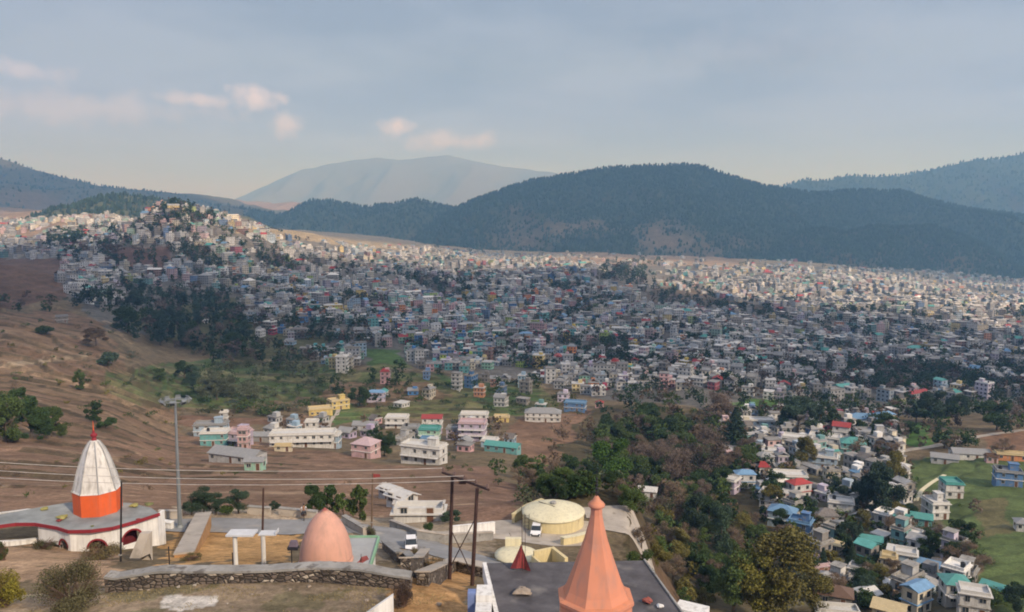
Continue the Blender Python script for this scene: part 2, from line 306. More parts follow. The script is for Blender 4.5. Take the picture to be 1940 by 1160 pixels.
# terraces: level steps with risers
def poly_mask(u, v, poly):
    inside = np.zeros(u.shape, bool); n = len(poly)
    for i in range(n):
        x0, y0 = poly[i]; x1, y1 = poly[(i+1) % n]
        c = ((y0 > v) != (y1 > v)) & (u < (x1-x0)*(v-y0)/((y1-y0) or 1e-9)+x0); inside ^= c
    return inside
ju = fbm(XX/35, YY/35, 4, 77); jv = fbm(XX/35+50, YY/35, 4, 78)
jn = smooth(200, 90, YY); Uj = UU+ju*1522*9/np.maximum(YY, 60)*(1-.7*jn)+fbm(XX/1.5, YY/1.5, 5, 71)*34*jn; Vj = VV+jv*1522*3.2/np.maximum(YY, 60)*(1-.7*jn)+fbm(XX/1.5+7, YY/1.5, 5, 72)*14*jn
ter = poly_mask(Uj, Vj, [(-700,600),(120,585),(215,620),(240,700),(340,760),(330,830),(0,800),(-700,800)])*4.2
ter = np.maximum(ter, poly_mask(Uj, Vj, [(200,690),(620,680),(1020,715),(1120,790),(700,800),(430,790),(210,760)])*2.0)
ter = np.maximum(ter, poly_mask(Uj, Vj, [(-700,480),(120,490),(125,580),(-700,590)])*3.0)
ter = np.maximum(ter, poly_mask(Uj, Vj, [(1690,870),(2300,850),(2300,1160),(1850,1120)])*1.6)
Hn = H+fbm(XX/45, YY/45, 3, 55)*1.2; st = np.where(ter > 0, ter, 1.0); q = Hn/st; fr = q-np.floor(q); Ht = (np.floor(q)+smooth(.0, .24, fr))*st
tl_ = poly_mask(Uj, Vj, [(-900,590),(130,588),(230,620),(250,700),(350,765),(340,835),(0,835),(-900,835)])
H = np.where((ter > 0) & ~tl_, H*.25+(Ht-(Hn-H))*.75, H)
STRIPS = []
def saw(mask, Lq, A_, sk, sd_):
    q_ = (YY+sk*XX+fbm(XX/90, YY/90, 3, sd_)*32)/Lq; f_ = q_-np.floor(q_); amp = A_*(.55+.45*np.sin(np.floor(q_)*12.9898))
    STRIPS.append((mask, f_, np.floor(q_)))
    return np.where(mask, amp*(-f_+smooth(.86, 1, f_)), 0)
H = H+saw(tl_, 21.0, 3.4, .25, 61)+saw(poly_mask(Uj, Vj, [(200,690),(620,680),(1020,715),(1120,790),(700,800),(430,790),(210,760)]), 26.0, 2.6, -.15, 62)+saw(poly_mask(Uj, Vj, [(-900,835),(330,835),(560,850),(560,900),(0,930),(-900,930)]), 24.0, 1.5, .1, 63)
UU, VV = project(XX, YY, H)
def hgt(x, y):
    x = np.asarray(x, float); y = np.maximum(np.asarray(y, float), 9.01)
    ia = np.clip((x/y-A0)/(A1-A0)*(NA-1), 0, NA-1.001); ly = np.log(y)
    iy = np.interp(ly, lyv, np.arange(NYs)); iy = np.clip(iy, 0, NYs-1.001)
    i = ia.astype(int); j = iy.astype(int); fa = ia-i; fy = iy-j
    return (H[i, j]*(1-fa)+H[i+1, j]*fa)*(1-fy)+(H[i, j+1]*(1-fa)+H[i+1, j+1]*fa)*fy
RY = np.exp(np.linspace(math.log(20), math.log(5000), 1500))
def hit(u, v):
    """where the sight line through a photo point meets the ground"""
    d = ray(u, v); P = d[None, :]*(RY/d[1])[:, None]; h = hgt(P[:, 0], P[:, 1]); b = P[:, 2] < h
    k = int(np.argmax(b)) if b.any() else len(RY)-1
    k = max(k, 1); g0 = P[k-1, 2]-h[k-1]; g1 = P[k, 2]-h[k]; t = g0/(g0-g1+1e-9) if b.any() else 0
    p = P[k-1]*(1-t)+P[k]*t; return np.array([p[0], p[1], float(hgt(p[0], p[1]))])
# surface cover
cov = np.empty(XX.shape+(3,)); cov[:] = (.15, .118, .075)
def paint(poly, c, s=1.0):
    m = poly_mask(Uj, Vj, poly)
    cov[m] = cov[m]*(1-s)+np.array(c)*s
SOIL = (.20, .130, .088); TAN = (.185, .122, .080); GREEN = (.078, .118, .042); TOWN = (.13, .125, .115); WOOD = (.085, .07, .04)
paint([(-900,300),(3000,300),(3000,760),(1500,790),(1150,760),(1000,720),(620,690),(430,660),(200,620),(120,560),(-900,560)], TOWN)
paint([(430,440),(700,470),(1100,500),(1500,505),(3000,540),(3000,500),(1500,480),(1000,470),(500,420)], (.24, .20, .14))
paint([(-900,380),(260,380),(260,440),(-900,500)], (.21, .16, .12))
paint([(-900,485),(115,492),(125,565),(0,590),(-900,600)], (.115, .072, .052))
paint([(190,470),(320,468),(325,508),(175,510)], (.12, .075, .06))
paint([(-900,592),(130,590),(200,615),(240,700),(330,760),(340,830),(0,840),(-900,840)], TAN)
paint([(-900,820),(330,830),(560,845),(930,895),(1000,985),(0,990),(-900,990)], SOIL)
paint([(-900,700),(-901,701),(-902,700)], (.36, .29, .21))
_pm = poly_mask(UU, VV, [(-900,702),(-100,698),(60,682),(165,672),(165,676),(60,690),(-100,709),(-900,714)]); cov[_pm] = (.38, .31, .22)
paint([(200,700),(330,688),(470,675),(640,700),(660,735),(600,752),(430,772),(300,770),(205,748)], GREEN)
paint([(230,600),(430,560),(620,640),(640,700),(450,690),(300,640)], (.10, .10, .05))
paint([(690,660),(760,665),(775,700),(700,706)], (.07, .125, .035))
paint([(640,700),(800,712),(1020,730),(1060,770),(990,792),(850,795),(640,790)], (.115, .135, .05))
paint([(810,708),(1020,735),(1030,790),(940,785),(870,740)], (.07, .12, .038))
paint([(620,722),(800,722),(850,748),(720,765),(640,790),(600,790)], (.19, .13, .08))
paint([(590,800),(640,760),(720,790),(700,800),(640,812)], (.08, .13, .04))
paint([(430,790),(620,785),(640,810),(360,815),(330,790)], (.17, .105, .07))
paint([(980,800),(1120,775),(1150,860),(1040,905),(960,880)], (.19, .12, .08))
paint([(860,880),(930,890),(1000,960),(985,1005),(860,970)], (.19, .12, .085))
paint([(1130,770),(1500,790),(1560,900),(1600,1300),(1180,1300),(1200,1000),(1010,900)], WOOD)
paint([(1500,830),(1700,850),(1800,1000),(1860,1160),(1500,1160)], (.13, .12, .08))
paint([(1690,798),(1770,800),(1755,845),(1685,842)], (.07, .14, .035))
paint([(1720,880),(1800,870),(3000,850),(3000,1300),(1900,1200),(1850,1060),(1760,970)], (.088, .122, .046))
paint([(1840,960),(1900,950),(1930,1010),(1870,1020)], (.16, .12, .07), .6)
paint([(1860,820),(3000,800),(3000,850),(1860,850)], (.2, .12, .075))
paint([(1380,760),(1500,755),(1480,780),(1390,785)], (.08, .15, .04))
paint([(1240,545),(1330,548),(1470,588),(1300,585),(1210,572)], (.10, .08, .06))
paint([(1020,448),(1230,440),(1420,470),(1400,505),(1050,500)], (.22, .17, .13))
# each field strip has its own crop or fallow tone, and a scrubby verge along its riser
for (mk, f_, id_), (amt, alt) in zip(STRIPS, ((.5, (.145, .108, .068)), (.5, (.155, .12, .07)), (.5, (.17, .11, .075)))):
    hsh = np.abs(np.sin(id_*78.233+np.floor(XX/120+fbm(XX/60, YY/60, 2, 8)*1.2)*37.7)*43758.5)%1
    cut = np.clip((hsh-.45)*2.4, 0, 1)[..., None]*amt*mk[..., None]; cov[:] = cov*(1-cut)+np.array(alt)*cut
    tone = 1+(hsh[..., None]-.5)*.35*mk[..., None]; cov[:] = cov*tone
    vg = (mk & (f_ > .84) & (fbm(XX/14, YY/14, 3, 19) > -.35))[..., None]*.72; cov[:] = cov*(1-vg)+np.array((.062, .054, .034))*vg
    rim = (mk & (f_ > .05) & (f_ < .16))[..., None]*.3; cov[:] = cov*(1-rim)+np.array((.27, .21, .145))*rim
# near ground
m = YY < 47; cov[m] = (.275, .215, .15)
n_ = fbm(XX/1.4, YY/1.4, 4, 15); m = (YY < 47) & (n_ > .15); cov[m] = (.21, .18, .11)
m = poly_mask(UU+n_*10, VV+n_*4, [(315,1128),(410,1130),(405,1146),(340,1158),(300,1150)]); cov[m] = (.62, .58, .52)
m = poly_mask(Uj, Vj, [(-300,1040),(230,1045),(235,1100),(0,1110),(-300,1110)]); cov[m] = (.34, .235, .15)
m = poly_mask(Uj, Vj, [(330,1010),(570,1008),(570,1070),(320,1075)]); cov[m] = (.44, .27, .12)
m = poly_mask(Uj, Vj, [(350,965),(560,975),(570,1005),(350,1010)]); cov[m] = (.34, .28, .21)
m = poly_mask(Uj, Vj, [(670,985),(960,985),(960,1075),(800,1060),(670,1070)]); cov[m] = (.27, .22, .16)
m = poly_mask(Uj, Vj, [(790,1060),(920,1060),(930,1200),(760,1200)]); cov[m] = (.40, .24, .11)
m = poly_mask(Uj, Vj, [(1200,1080),(1260,1060),(1400,1300),(1200,1300)]); cov[m] = (.18, .11, .07)
# ploughing lines and contour tracks
lines = np.sin((H+fbm(XX/25, YY/25, 3, 41)*1.6)*5.0); soil = poly_mask(Uj, Vj, [(-900,835),(330,835),(560,850),(930,900),(1000,985),(-900,990)])
cov[soil] *= (1+.06*lines[soil])[:, None]
trk = poly_mask(Uj, Vj, [(-900,590),(240,610),(300,760),(1000,990),(-900,990)])
tl = (np.abs(fbm(XX/55+H/9, YY/90, 3, 66)) < .025) & trk; cov[tl] = cov[tl]*.4+np.array((.36, .26, .175))*.6
P = np.stack([XX, YY, H], -1).reshape(-1, 3)
ii = (np.arange(NA-1)[:, None]*NYs+np.arange(NYs-1)[None, :]).ravel()
faces = np.stack([ii, ii+NYs, ii+NYs+1, ii+1], 1)
terrain = np_mesh('terrain', P, faces, M_terr, col=cov.reshape(-1, 3), smooth=True)
tag(terrain, 'terraced brown and green valley ground below the viewpoint', 'ground', kind='structure')
# ------------------------------------------------------------------ hills
forest_v = []; forest_c = []
def hill(name, ridge, Y0, depth, base, label, c_low, c_high, rough=60, trees=0, seed=0, nx=260, ny=70, th=16, toe=None, treec=(.022, .038, .02)):
    us = np.array([p[0] for p in ridge], float); vs2 = np.array([p[1] for p in ridge], float)
    ug = np.linspace(us[0], us[-1], nx); zr = slope_v(np.interp(ug, us, vs2), Y0); a = (ug-970)/F
    t = np.linspace(-1, 1.0, ny)          # -1 front foot, 0 crest, 1 back foot
    G, T = np.meshgrid(np.arange(nx), t, indexing='ij'); X0 = a[G]*Y0
    d = fbm(X0/(rough*9), T*1.3+seed, 5, seed)*.28
    Y = Y0+T*depth*(1+.4*d)*1.0
    sh = np.where(T < 0, np.clip(1+T, 0, 1)**1.12, np.clip(1-T, 0, 1)**.9)
    z = base+(zr[G]-base)*sh
    env = np.clip(sh*(1-sh)*4, 0, 1)
    z = z+env*(fbm(X0/(rough*5), Y/(rough*9), 5, seed+3)*rough*.95+(.35-np.abs(fbm(X0/(rough*6.5), Y/(rough*16), 4, seed+9)))*rough*2.0)
    z = z+fbm(X0/(rough*1.2), Y/(rough*1.2), 4, seed+5)*rough*.10*np.clip(sh*3, 0, 1)
    Pn = np.stack([X0, Y, z], -1)
    # keep the crest the highest line seen
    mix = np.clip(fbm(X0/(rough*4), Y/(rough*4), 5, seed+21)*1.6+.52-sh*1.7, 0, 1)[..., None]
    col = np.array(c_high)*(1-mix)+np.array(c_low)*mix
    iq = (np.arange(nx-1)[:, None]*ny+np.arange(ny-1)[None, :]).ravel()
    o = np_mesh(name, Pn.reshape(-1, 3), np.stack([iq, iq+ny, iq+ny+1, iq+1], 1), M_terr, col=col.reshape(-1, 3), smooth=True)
    tag(o, label, 'hill', kind='structure')
    if trees:
        gi = rng.uniform(0, nx-1.01, trees); gt = (1-rng.uniform(0, 1, trees)**1.0*.98)*(ny-1)/2*1.06
        i = gi.astype(int); j = np.clip(gt, 0, ny-2).astype(int); fi = (gi-i)[:, None]; fj = (gt-j)[:, None]
        p = (Pn[i, j]*(1-fi)+Pn[i+1, j]*fi)*(1-fj)+(Pn[i, j+1]*(1-fi)+Pn[i+1, j+1]*fi)*fj
        keep = (mix[i, j, 0] < rng.uniform(.15, .75, trees)); p = p[keep]
        h = rng.uniform(.55, 1.25, len(p))*th; forest_v.append((p, h)); forest_c.append(np.array(treec)*rng.uniform(.75, 1.3, (len(p), 1)))
    return o
BIG = [(700,500),(760,470),(800,440),(850,402),(900,377),(950,359),(1000,343),(1050,333),(1100,326),(1150,318),(1200,314),(1250,313),(1290,311),(1330,316),(1370,331),(1410,343),(1450,353),(1480,358),(1520,363),(1560,366),(1600,361),(1650,360),(1700,363),(1740,375),(1800,390),(1850,398),(1900,405),(1940,412),(2200,440),(2700,490)]
hill('forested_hill', BIG, 4300, 1500, -330, 'long dark forested hill rising behind the town', (.15, .11, .085), (.030, .044, .026), 75, 46000, 4, nx=460, ny=130, th=16)
hill('foothill', [(1380,505),(1440,480),(1480,462),(1520,437),(1560,430),(1600,440),(1650,428),(1700,432),(1760,426),(1820,445),(1870,468),(1900,492),(1940,515),(2000,525)], 3300, 520, -330, 'low wooded spur at the foot of the large forested hill', (.13, .10, .07), (.035, .045, .03), 34, 9000, 14, nx=220, ny=60, th=15)
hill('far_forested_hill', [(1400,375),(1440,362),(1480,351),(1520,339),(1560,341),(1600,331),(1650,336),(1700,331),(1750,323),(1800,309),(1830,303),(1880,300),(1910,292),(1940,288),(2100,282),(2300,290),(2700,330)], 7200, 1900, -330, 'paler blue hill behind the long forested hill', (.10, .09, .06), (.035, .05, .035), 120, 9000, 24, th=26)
hill('wooded_hill', [(330,415),(380,400),(420,393),(460,394),(500,402),(540,406),(570,389),(600,377),(640,381),(690,393),(740,386),(790,377),(830,386),(870,396),(930,430),(980,450)], 4700, 1300, -330, 'low double humped wooded hill in the middle distance', (.15, .12, .09), (.045, .06, .04), 60, 6000, 34, th=18)
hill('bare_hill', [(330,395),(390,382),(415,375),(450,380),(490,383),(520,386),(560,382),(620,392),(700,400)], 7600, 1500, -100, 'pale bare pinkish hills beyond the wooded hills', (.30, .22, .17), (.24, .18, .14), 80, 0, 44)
hill('distant_ridge', [(430,385),(520,346),(575,320),(625,311),(680,301),(720,297),(760,303),(800,297),(850,293),(890,303),(950,314),(1000,321),(1060,331),(1400,352),(1700,360)], 15500, 3000, -300, 'faint blue mountain ridge on the horizon', (.14, .14, .14), (.13, .13, .13), 260, 0, 54)  # base grey raised to imitate distance haze on the ridge
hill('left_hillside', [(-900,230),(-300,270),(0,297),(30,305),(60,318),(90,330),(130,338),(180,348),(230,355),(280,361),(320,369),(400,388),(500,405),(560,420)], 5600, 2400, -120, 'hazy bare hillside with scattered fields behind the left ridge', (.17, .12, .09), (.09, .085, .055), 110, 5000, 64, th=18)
hill('village_hill', [(60,425),(100,410),(150,391),(200,373),(240,369),(290,376),(340,391),(400,410),(440,425)], 2350, 620, -90, 'rounded hill with a few lit houses behind the town ridge', (.20, .15, .10), (.06, .07, .04), 36, 2500, 74, th=13)
# ------------------------------------------------------------------ zones for planting and building
def sample_poly(poly, n):
    us = [p[0] for p in poly]; vs_ = [p[1] for p in poly]; o = []
    pa = np.array(poly, float)
    while len(o) < n:
        u = rng.uniform(min(us), max(us), n*3); v = rng.uniform(min(vs_), max(vs_), n*3); m = poly_mask(u, v, poly); o += list(zip(u[m], v[m]))
    return o[:n]
# ------------------------------------------------------------------ leaf crowns
def leaf_quads(cen, s, nrm_up=.0, rg=rng, thin=1.0):
    n = len(cen); a = rg.normal(size=(n, 3)); a /= np.linalg.norm(a, axis=1)[:, None]; b = rg.normal(size=(n, 3)); b = np.cross(a, b); b /= np.linalg.norm(b, axis=1)[:, None]
    s = np.broadcast_to(np.asarray(s, float), (n,))[:, None]
    v = np.stack([cen-a*s*.6, cen-b*s*.42*thin, cen+a*s*.6, cen+b*s*.42*thin], 1).reshape(-1, 3)
    return v, np.arange(4*n).reshape(n, 4)
def crown_pts(kind, n, rg):
    """points of a crown for a tree 1 unit tall"""
    if kind in ('round', 'bush', 'bare', 'tall', 'full'):
        P_ = []; k = {'full': 22, 'round': 15, 'bush': 9, 'bare': 14, 'tall': 15}[kind]
        for i in range(k):
            if kind == 'bush': c = np.array([rg.uniform(-.42, .42), rg.uniform(-.42, .42), rg.uniform(.28, .62)]); r = rg.uniform(.2, .36)
            elif kind == 'full': zz = rg.uniform(.10, .86); w = .34*math.sqrt(max(.05, 1-((zz-.40)/.52)**2)); an = rg.uniform(0, 2*pi); rr = w*math.sqrt(rg.uniform(.1, 1)); c = np.array([rr*cos(an), rr*sin(an), zz]); r = rg.uniform(.09, .17)
            elif kind == 'tall': zz = rg.uniform(.25, .92); w = .20*math.sin(pi*min(1, (1.02-zz)*1.15))+.03; c = np.array([rg.uniform(-w, w), rg.uniform(-w, w), zz]); r = rg.uniform(.10, .18)
            else:
                zz = rg.uniform(.28, .88); w = .36*math.sqrt(max(.05, 1-((zz-.52)/.44)**2)); an = rg.uniform(0, 2*pi); rr = w*math.sqrt(rg.uniform(.1, 1)); c = np.array([rr*cos(an), rr*sin(an), zz]); r = rg.uniform(.10, .20)
            m = int(n/k); d = rg.normal(size=(m, 3)); d /= np.linalg.norm(d, axis=1)[:, None]; q = rg.uniform(0, 1, (m, 1))**(.6 if kind != 'bare' else .9)
            P_.append(c+d*q*r*np.array([1, 1, .8]))
        P_ = np.concatenate(P_); P_[:, 2] = np.clip(P_[:, 2], .04, 1.0); return P_
    if kind == 'pine':
        z = rg.uniform(0, 1, n)**1.25; lay = np.floor(z*11)/11; w = (1-z)*.24+.02; w = w*(.62+.38*(1-(z-lay)*11)); an = rg.uniform(0, 2*pi, n)
        lob = 1+.3*np.sin(an*5+lay*40); r = w*lob*np.sqrt(rg.uniform(.15, 1, n)); return np.stack([r*np.cos(an), r*np.sin(an), .14+z*.86-r*.25], 1)
PROTO = {}
def tree_proto(kind, lod, var):
    key = (kind, lod, var)
    if key in PROTO: return PROTO[key]
    rg = np.random.default_rng(sum(ord(c) for c in kind)*131+lod*7+var*977)
    n = {0: {'round': 12000, 'full': 14000, 'bush': 9000, 'bare': 9000, 'tall': 11000, 'pine': 12000}, 1: {'round': 3000, 'full': 3600, 'bush': 2300, 'bare': 2600, 'tall': 2800, 'pine': 3000}}[lod][kind]
    s = {0: {'round': .031, 'full': .031, 'bush': .040, 'bare': .032, 'tall': .023, 'pine': .025}, 1: {'round': .062, 'full': .060, 'bush': .080, 'bare': .062, 'tall': .047, 'pine': .045}}[lod][kind]
    pts = crown_pts(kind, n, rg); v, f = leaf_quads(pts, s*rg.uniform(.6, 1.3, len(pts)), rg=rg, thin=.35 if kind == 'bare' else 1)
    me = bpy.data.meshes.new('crown'); me.from_pydata(v.tolist(), [], f.tolist()); me.materials.append(M_leaf)
    t = MB(); th = {'round': .42, 'full': .4, 'bush': .3, 'bare': .5, 'tall': .85, 'pine': .9}[kind]
    t.cyl((0, 0, -.12), (.01, .01, th), .030 if kind != 'bush' else .02, .010, 7)
    for i in range(9 if kind != 'pine' else 5):
        a = rg.uniform(0, 2*pi); z0 = rg.uniform(.15, th*.9); l = rg.uniform(.15, .34) if kind != 'tall' else rg.uniform(.08, .16)
        p1 = (cos(a)*l, sin(a)*l, z0+l*rg.uniform(.5, 1.1)); t.cyl((0, 0, z0), p1, .012, .004, 5)
        if kind == 'bare':
            for q_ in range(3):
                a2 = a+rg.uniform(-.8, .8); t.cyl(p1, (p1[0]+cos(a2)*.12, p1[1]+sin(a2)*.12, min(.97, p1[2]+rg.uniform(.05, .18))), .005, .002, 4)
    tm = bpy.data.meshes.new('trunk'); tm.from_pydata(t.v, [], t.f); tm.materials.append(M_bark)
    PROTO[key] = (me, tm); return PROTO[key]
KNAME = {'round': 'broadleaf_tree', 'full': 'broadleaf_tree', 'bush': 'bush', 'bare': 'bare_tree', 'tall': 'poplar_tree', 'pine': 'pine_tree'}
TREES = []   # dict(p,h,w,kind,col,zone,px)
DG = (.030, .055, .018); MG = (.055, .085, .025); OG = (.115, .105, .030); YG = (.16, .155, .035); GG = (.085, .10, .06); BR = (.14, .105, .075); PB = (.115, .09, .075); BG_ = (.034, .058, .036)
CN = {DG: 'dark green', MG: 'mid green', OG: 'olive', YG: 'yellow green', GG: 'grey green', BR: 'brown leafless', PB: 'purple brown leafless', BG_: 'very dark green'}
def add_tree(u, v, hm, kind, c, zone, wf=1.0, label=None, group=None):
    p = hit(u, v); TREES.append(dict(p=p, h=hm, w=wf, kind=kind, col=c, zone=zone, u=u, v=v, label=label, s=hm*wf/p[1]))
def tree_zone(poly, n, kinds, h, zone):
    for (u, v) in sample_poly(poly, n):
        if zone == 'in the town' and len(poly) > 4:
            q_ = hit(u, v)
            if float(fbm(np.array([q_[0]/90]), np.array([q_[1]/90]), 3, 91)[0]) > -.16 and rng.random() < .72: continue
        k, c = kinds[int(rng.integers(len(kinds)))]
        hh = rng.uniform(*h); hh = hh*(.5 if k == 'bush' else 1)
        Yq = hit(u, v)[1]; hh = min(hh, 52*Yq/F*rng.uniform(.7, 1.15)); add_tree(u, v, hh, k, c, zone, rng.uniform(.85, 1.3))
B_ = 'bush'
tree_zone([(1150,800),(1380,800),(1440,900),(1350,960),(1200,980),(1120,890)], 190, [('round',DG),('round',MG),('bare',BR),('bush',GG),('round',MG),('bare',PB),('bush',MG)], (9, 15), 'in the valley wood')
tree_zone([(1200,960),(1420,960),(1500,1160),(1300,1160),(1230,1060)], 90, [('round',DG),('round',OG),('bare',BR),('bush',GG),('tall',MG),('round',MG),('bush',MG)], (5.5, 9), 'on the slope beside the dark roof')
tree_zone([(1360,860),(1700,870),(1820,1010),(1900,1160),(1560,1160),(1420,960)], 105, [('round',DG),('round',MG),('bush',GG),('bare',BR),('bush',MG),('round',OG),('bush',DG)], (5.5, 10), 'among the lower right houses')
tree_zone([(1600,1000),(1850,1000),(1940,1160),(1620,1160)], 22, [('bush',GG),('bush',MG),('round',DG)], (4, 7), 'at the foot of the green slope')
tree_zone([(1720,960),(1850,960),(1880,1080),(1760,1040)], 16, [('bush',GG),('bush',MG),('bare',BR)], (4, 7), 'at the foot of the green slope')
tree_zone([(1180,740),(1700,770),(1940,770),(1940,870),(1700,850),(1400,820),(1180,830)], 150, [('round',DG),('round',MG),('bush',GG),('bare',BR),('round',DG),('bare',PB),('bush',MG)], (6, 11), 'along the near edge of the town')
tree_zone([(360,700),(560,690),(640,735),(600,790),(440,785),(360,760)], 75, [('bush',GG),('bush',GG),('bush',MG),('round',GG),('bush',DG)], (11, 17), 'on the upper green terraces')
tree_zone([(620,700),(1080,730),(1120,790),(900,785),(640,775)], 100, [('bush',DG),('bush',MG),('bush',GG),('bush',DG),('round',DG)], (8, 14), 'on the terraces behind the village')
tree_zone([(180,670),(360,680),(350,760),(150,730)], 12, [('bush',MG),('bush',DG),('bush',GG)], (8, 12), 'on the field below the dark grove')
tree_zone([(225,600),(260,575),(350,560),(430,570),(480,620),(450,680),(340,665),(240,645)], 95, [('tall',BG_),('round',BG_),('bare',PB),('round',DG),('pine',BG_)], (14, 22), 'in the dark grove below the town')
tree_zone([(330,660),(470,640),(640,680),(560,700),(420,700)], 70, [('round',DG),('bare',PB),('bush',GG),('round',BG_)], (9, 14), 'in the dark grove below the town')
tree_zone([(0,560),(230,575),(220,600),(120,600),(0,600)], 14, [('round',DG),('bare',PB),('bush',GG)], (9, 13), 'at the top of the brown terraces')
tree_zone([(130,560),(220,560),(230,600),(130,590)], 10, [('round',BG_),('tall',BG_)], (14, 20), 'at the top of the brown terraces')
tree_zone([(930,890),(1010,890),(1120,905),(1200,940),(1000,962),(950,930)], 46, [('bush',GG),('bush',DG),('bare',BR),('round',DG),('round',MG)], (5, 8), 'in the gully behind the cream tank')
tree_zone([(1010,820),(1130,800),(1150,870),(1040,890)], 14, [('bare',BR),('bush',GG),('bare',BR)], (5, 9), 'on the brown mound')
tree_zone([(690,830),(760,830),(750,870),(690,860)], 7, [('bush',DG),('bush',MG),('round',DG)], (6, 9), 'between the village houses')
tree_zone([(620,800),(960,800),(960,850),(640,850)], 18, [('bush',DG),('bush',MG),('bush',GG)], (5, 8), 'between the village houses')
tree_zone([(840,860),(930,880),(910,905),(830,895)], 6, [('bush',DG),('bush',MG)], (3.5, 5.5), 'on the bare field below the village')
tree_zone([(150,780),(330,800),(330,900),(240,880)], 8, [('bush',MG),('bush',OG)], (3, 5.5), 'on the field behind the striped spire')
tree_zone([(360,690),(640,700),(660,740),(600,795),(360,790)], 60, [('bush',GG),('bush',MG),('bush',DG)], (9, 14), 'on the upper green terraces')
tree_zone([(1380,820),(1700,830),(1720,1000),(1800,1150),(1540,1150),(1420,980)], 90, [('round',DG),('bush',MG),('bare',BR),('round',BG_),('pine',BG_),('tall',DG)], (6, 10), 'among the lower right houses')
tree_zone([(360,850),(960,860),(960,800),(360,790)], 26, [('bush',DG),('bush',MG),('bare',BR)], (5, 9), 'between the village houses')
tree_zone([(1130,720),(1940,750),(1940,810),(1130,800)], 120, [('round',DG),('bush',MG),('bare',PB),('round',BG_)], (7, 12), 'along the near edge of the town')
tree_zone([(0,600),(220,610),(240,700),(330,770),(330,820),(140,820),(0,720)], 40, [('bush',DG),('bush',MG),('bush',OG),('bush',BR)], (4, 9), 'on the brown terraced slope')
tree_zone([(0,870),(560,870),(930,910),(960,960),(700,930),(300,940),(0,960)], 26, [('bush',OG),('bush',BR),('bush',MG)], (1.6, 3.6), 'on the ploughed field')
# towns and hills
def tz(poly, n, kinds, h, zone='in the town'): tree_zone(poly, n, kinds, h, zone)
TK = [('round',BG_),('round',DG),('bare',PB),('tall',BG_),('round',DG)]
tz([(200,480),(500,470),(900,520),(1300,580),(1940,640),(1940,760),(1400,740),(1000,700),(600,650),(200,590)], 3600, TK, (7, 13))
tz([(80,450),(230,430),(440,400),(620,470),(1000,500),(1940,560),(1940,620),(1200,590),(700,540),(300,500),(100,500)], 1800, TK, (8, 15))
tz([(245,440),(300,392),(350,384),(420,400),(440,440),(330,450)], 260, TK, (10, 16))
tz([(285,405),(345,378),(415,402),(390,432)], 110, TK, (10, 15))
tz([(90,440),(220,430),(230,490),(90,490)], 60, TK, (14, 24))
tz([(1150,500),(1220,498),(1230,540),(1130,535)], 60, TK, (14, 24))
tz([(1230,548),(1450,590),(1260,590)], 60, TK, (8, 13))
tz([(740,500),(950,520),(930,560),(760,540)], 50, TK, (10, 18))
tz([(740,450),(1940,500),(1940,540),(900,490)], 200, TK, (10, 18))
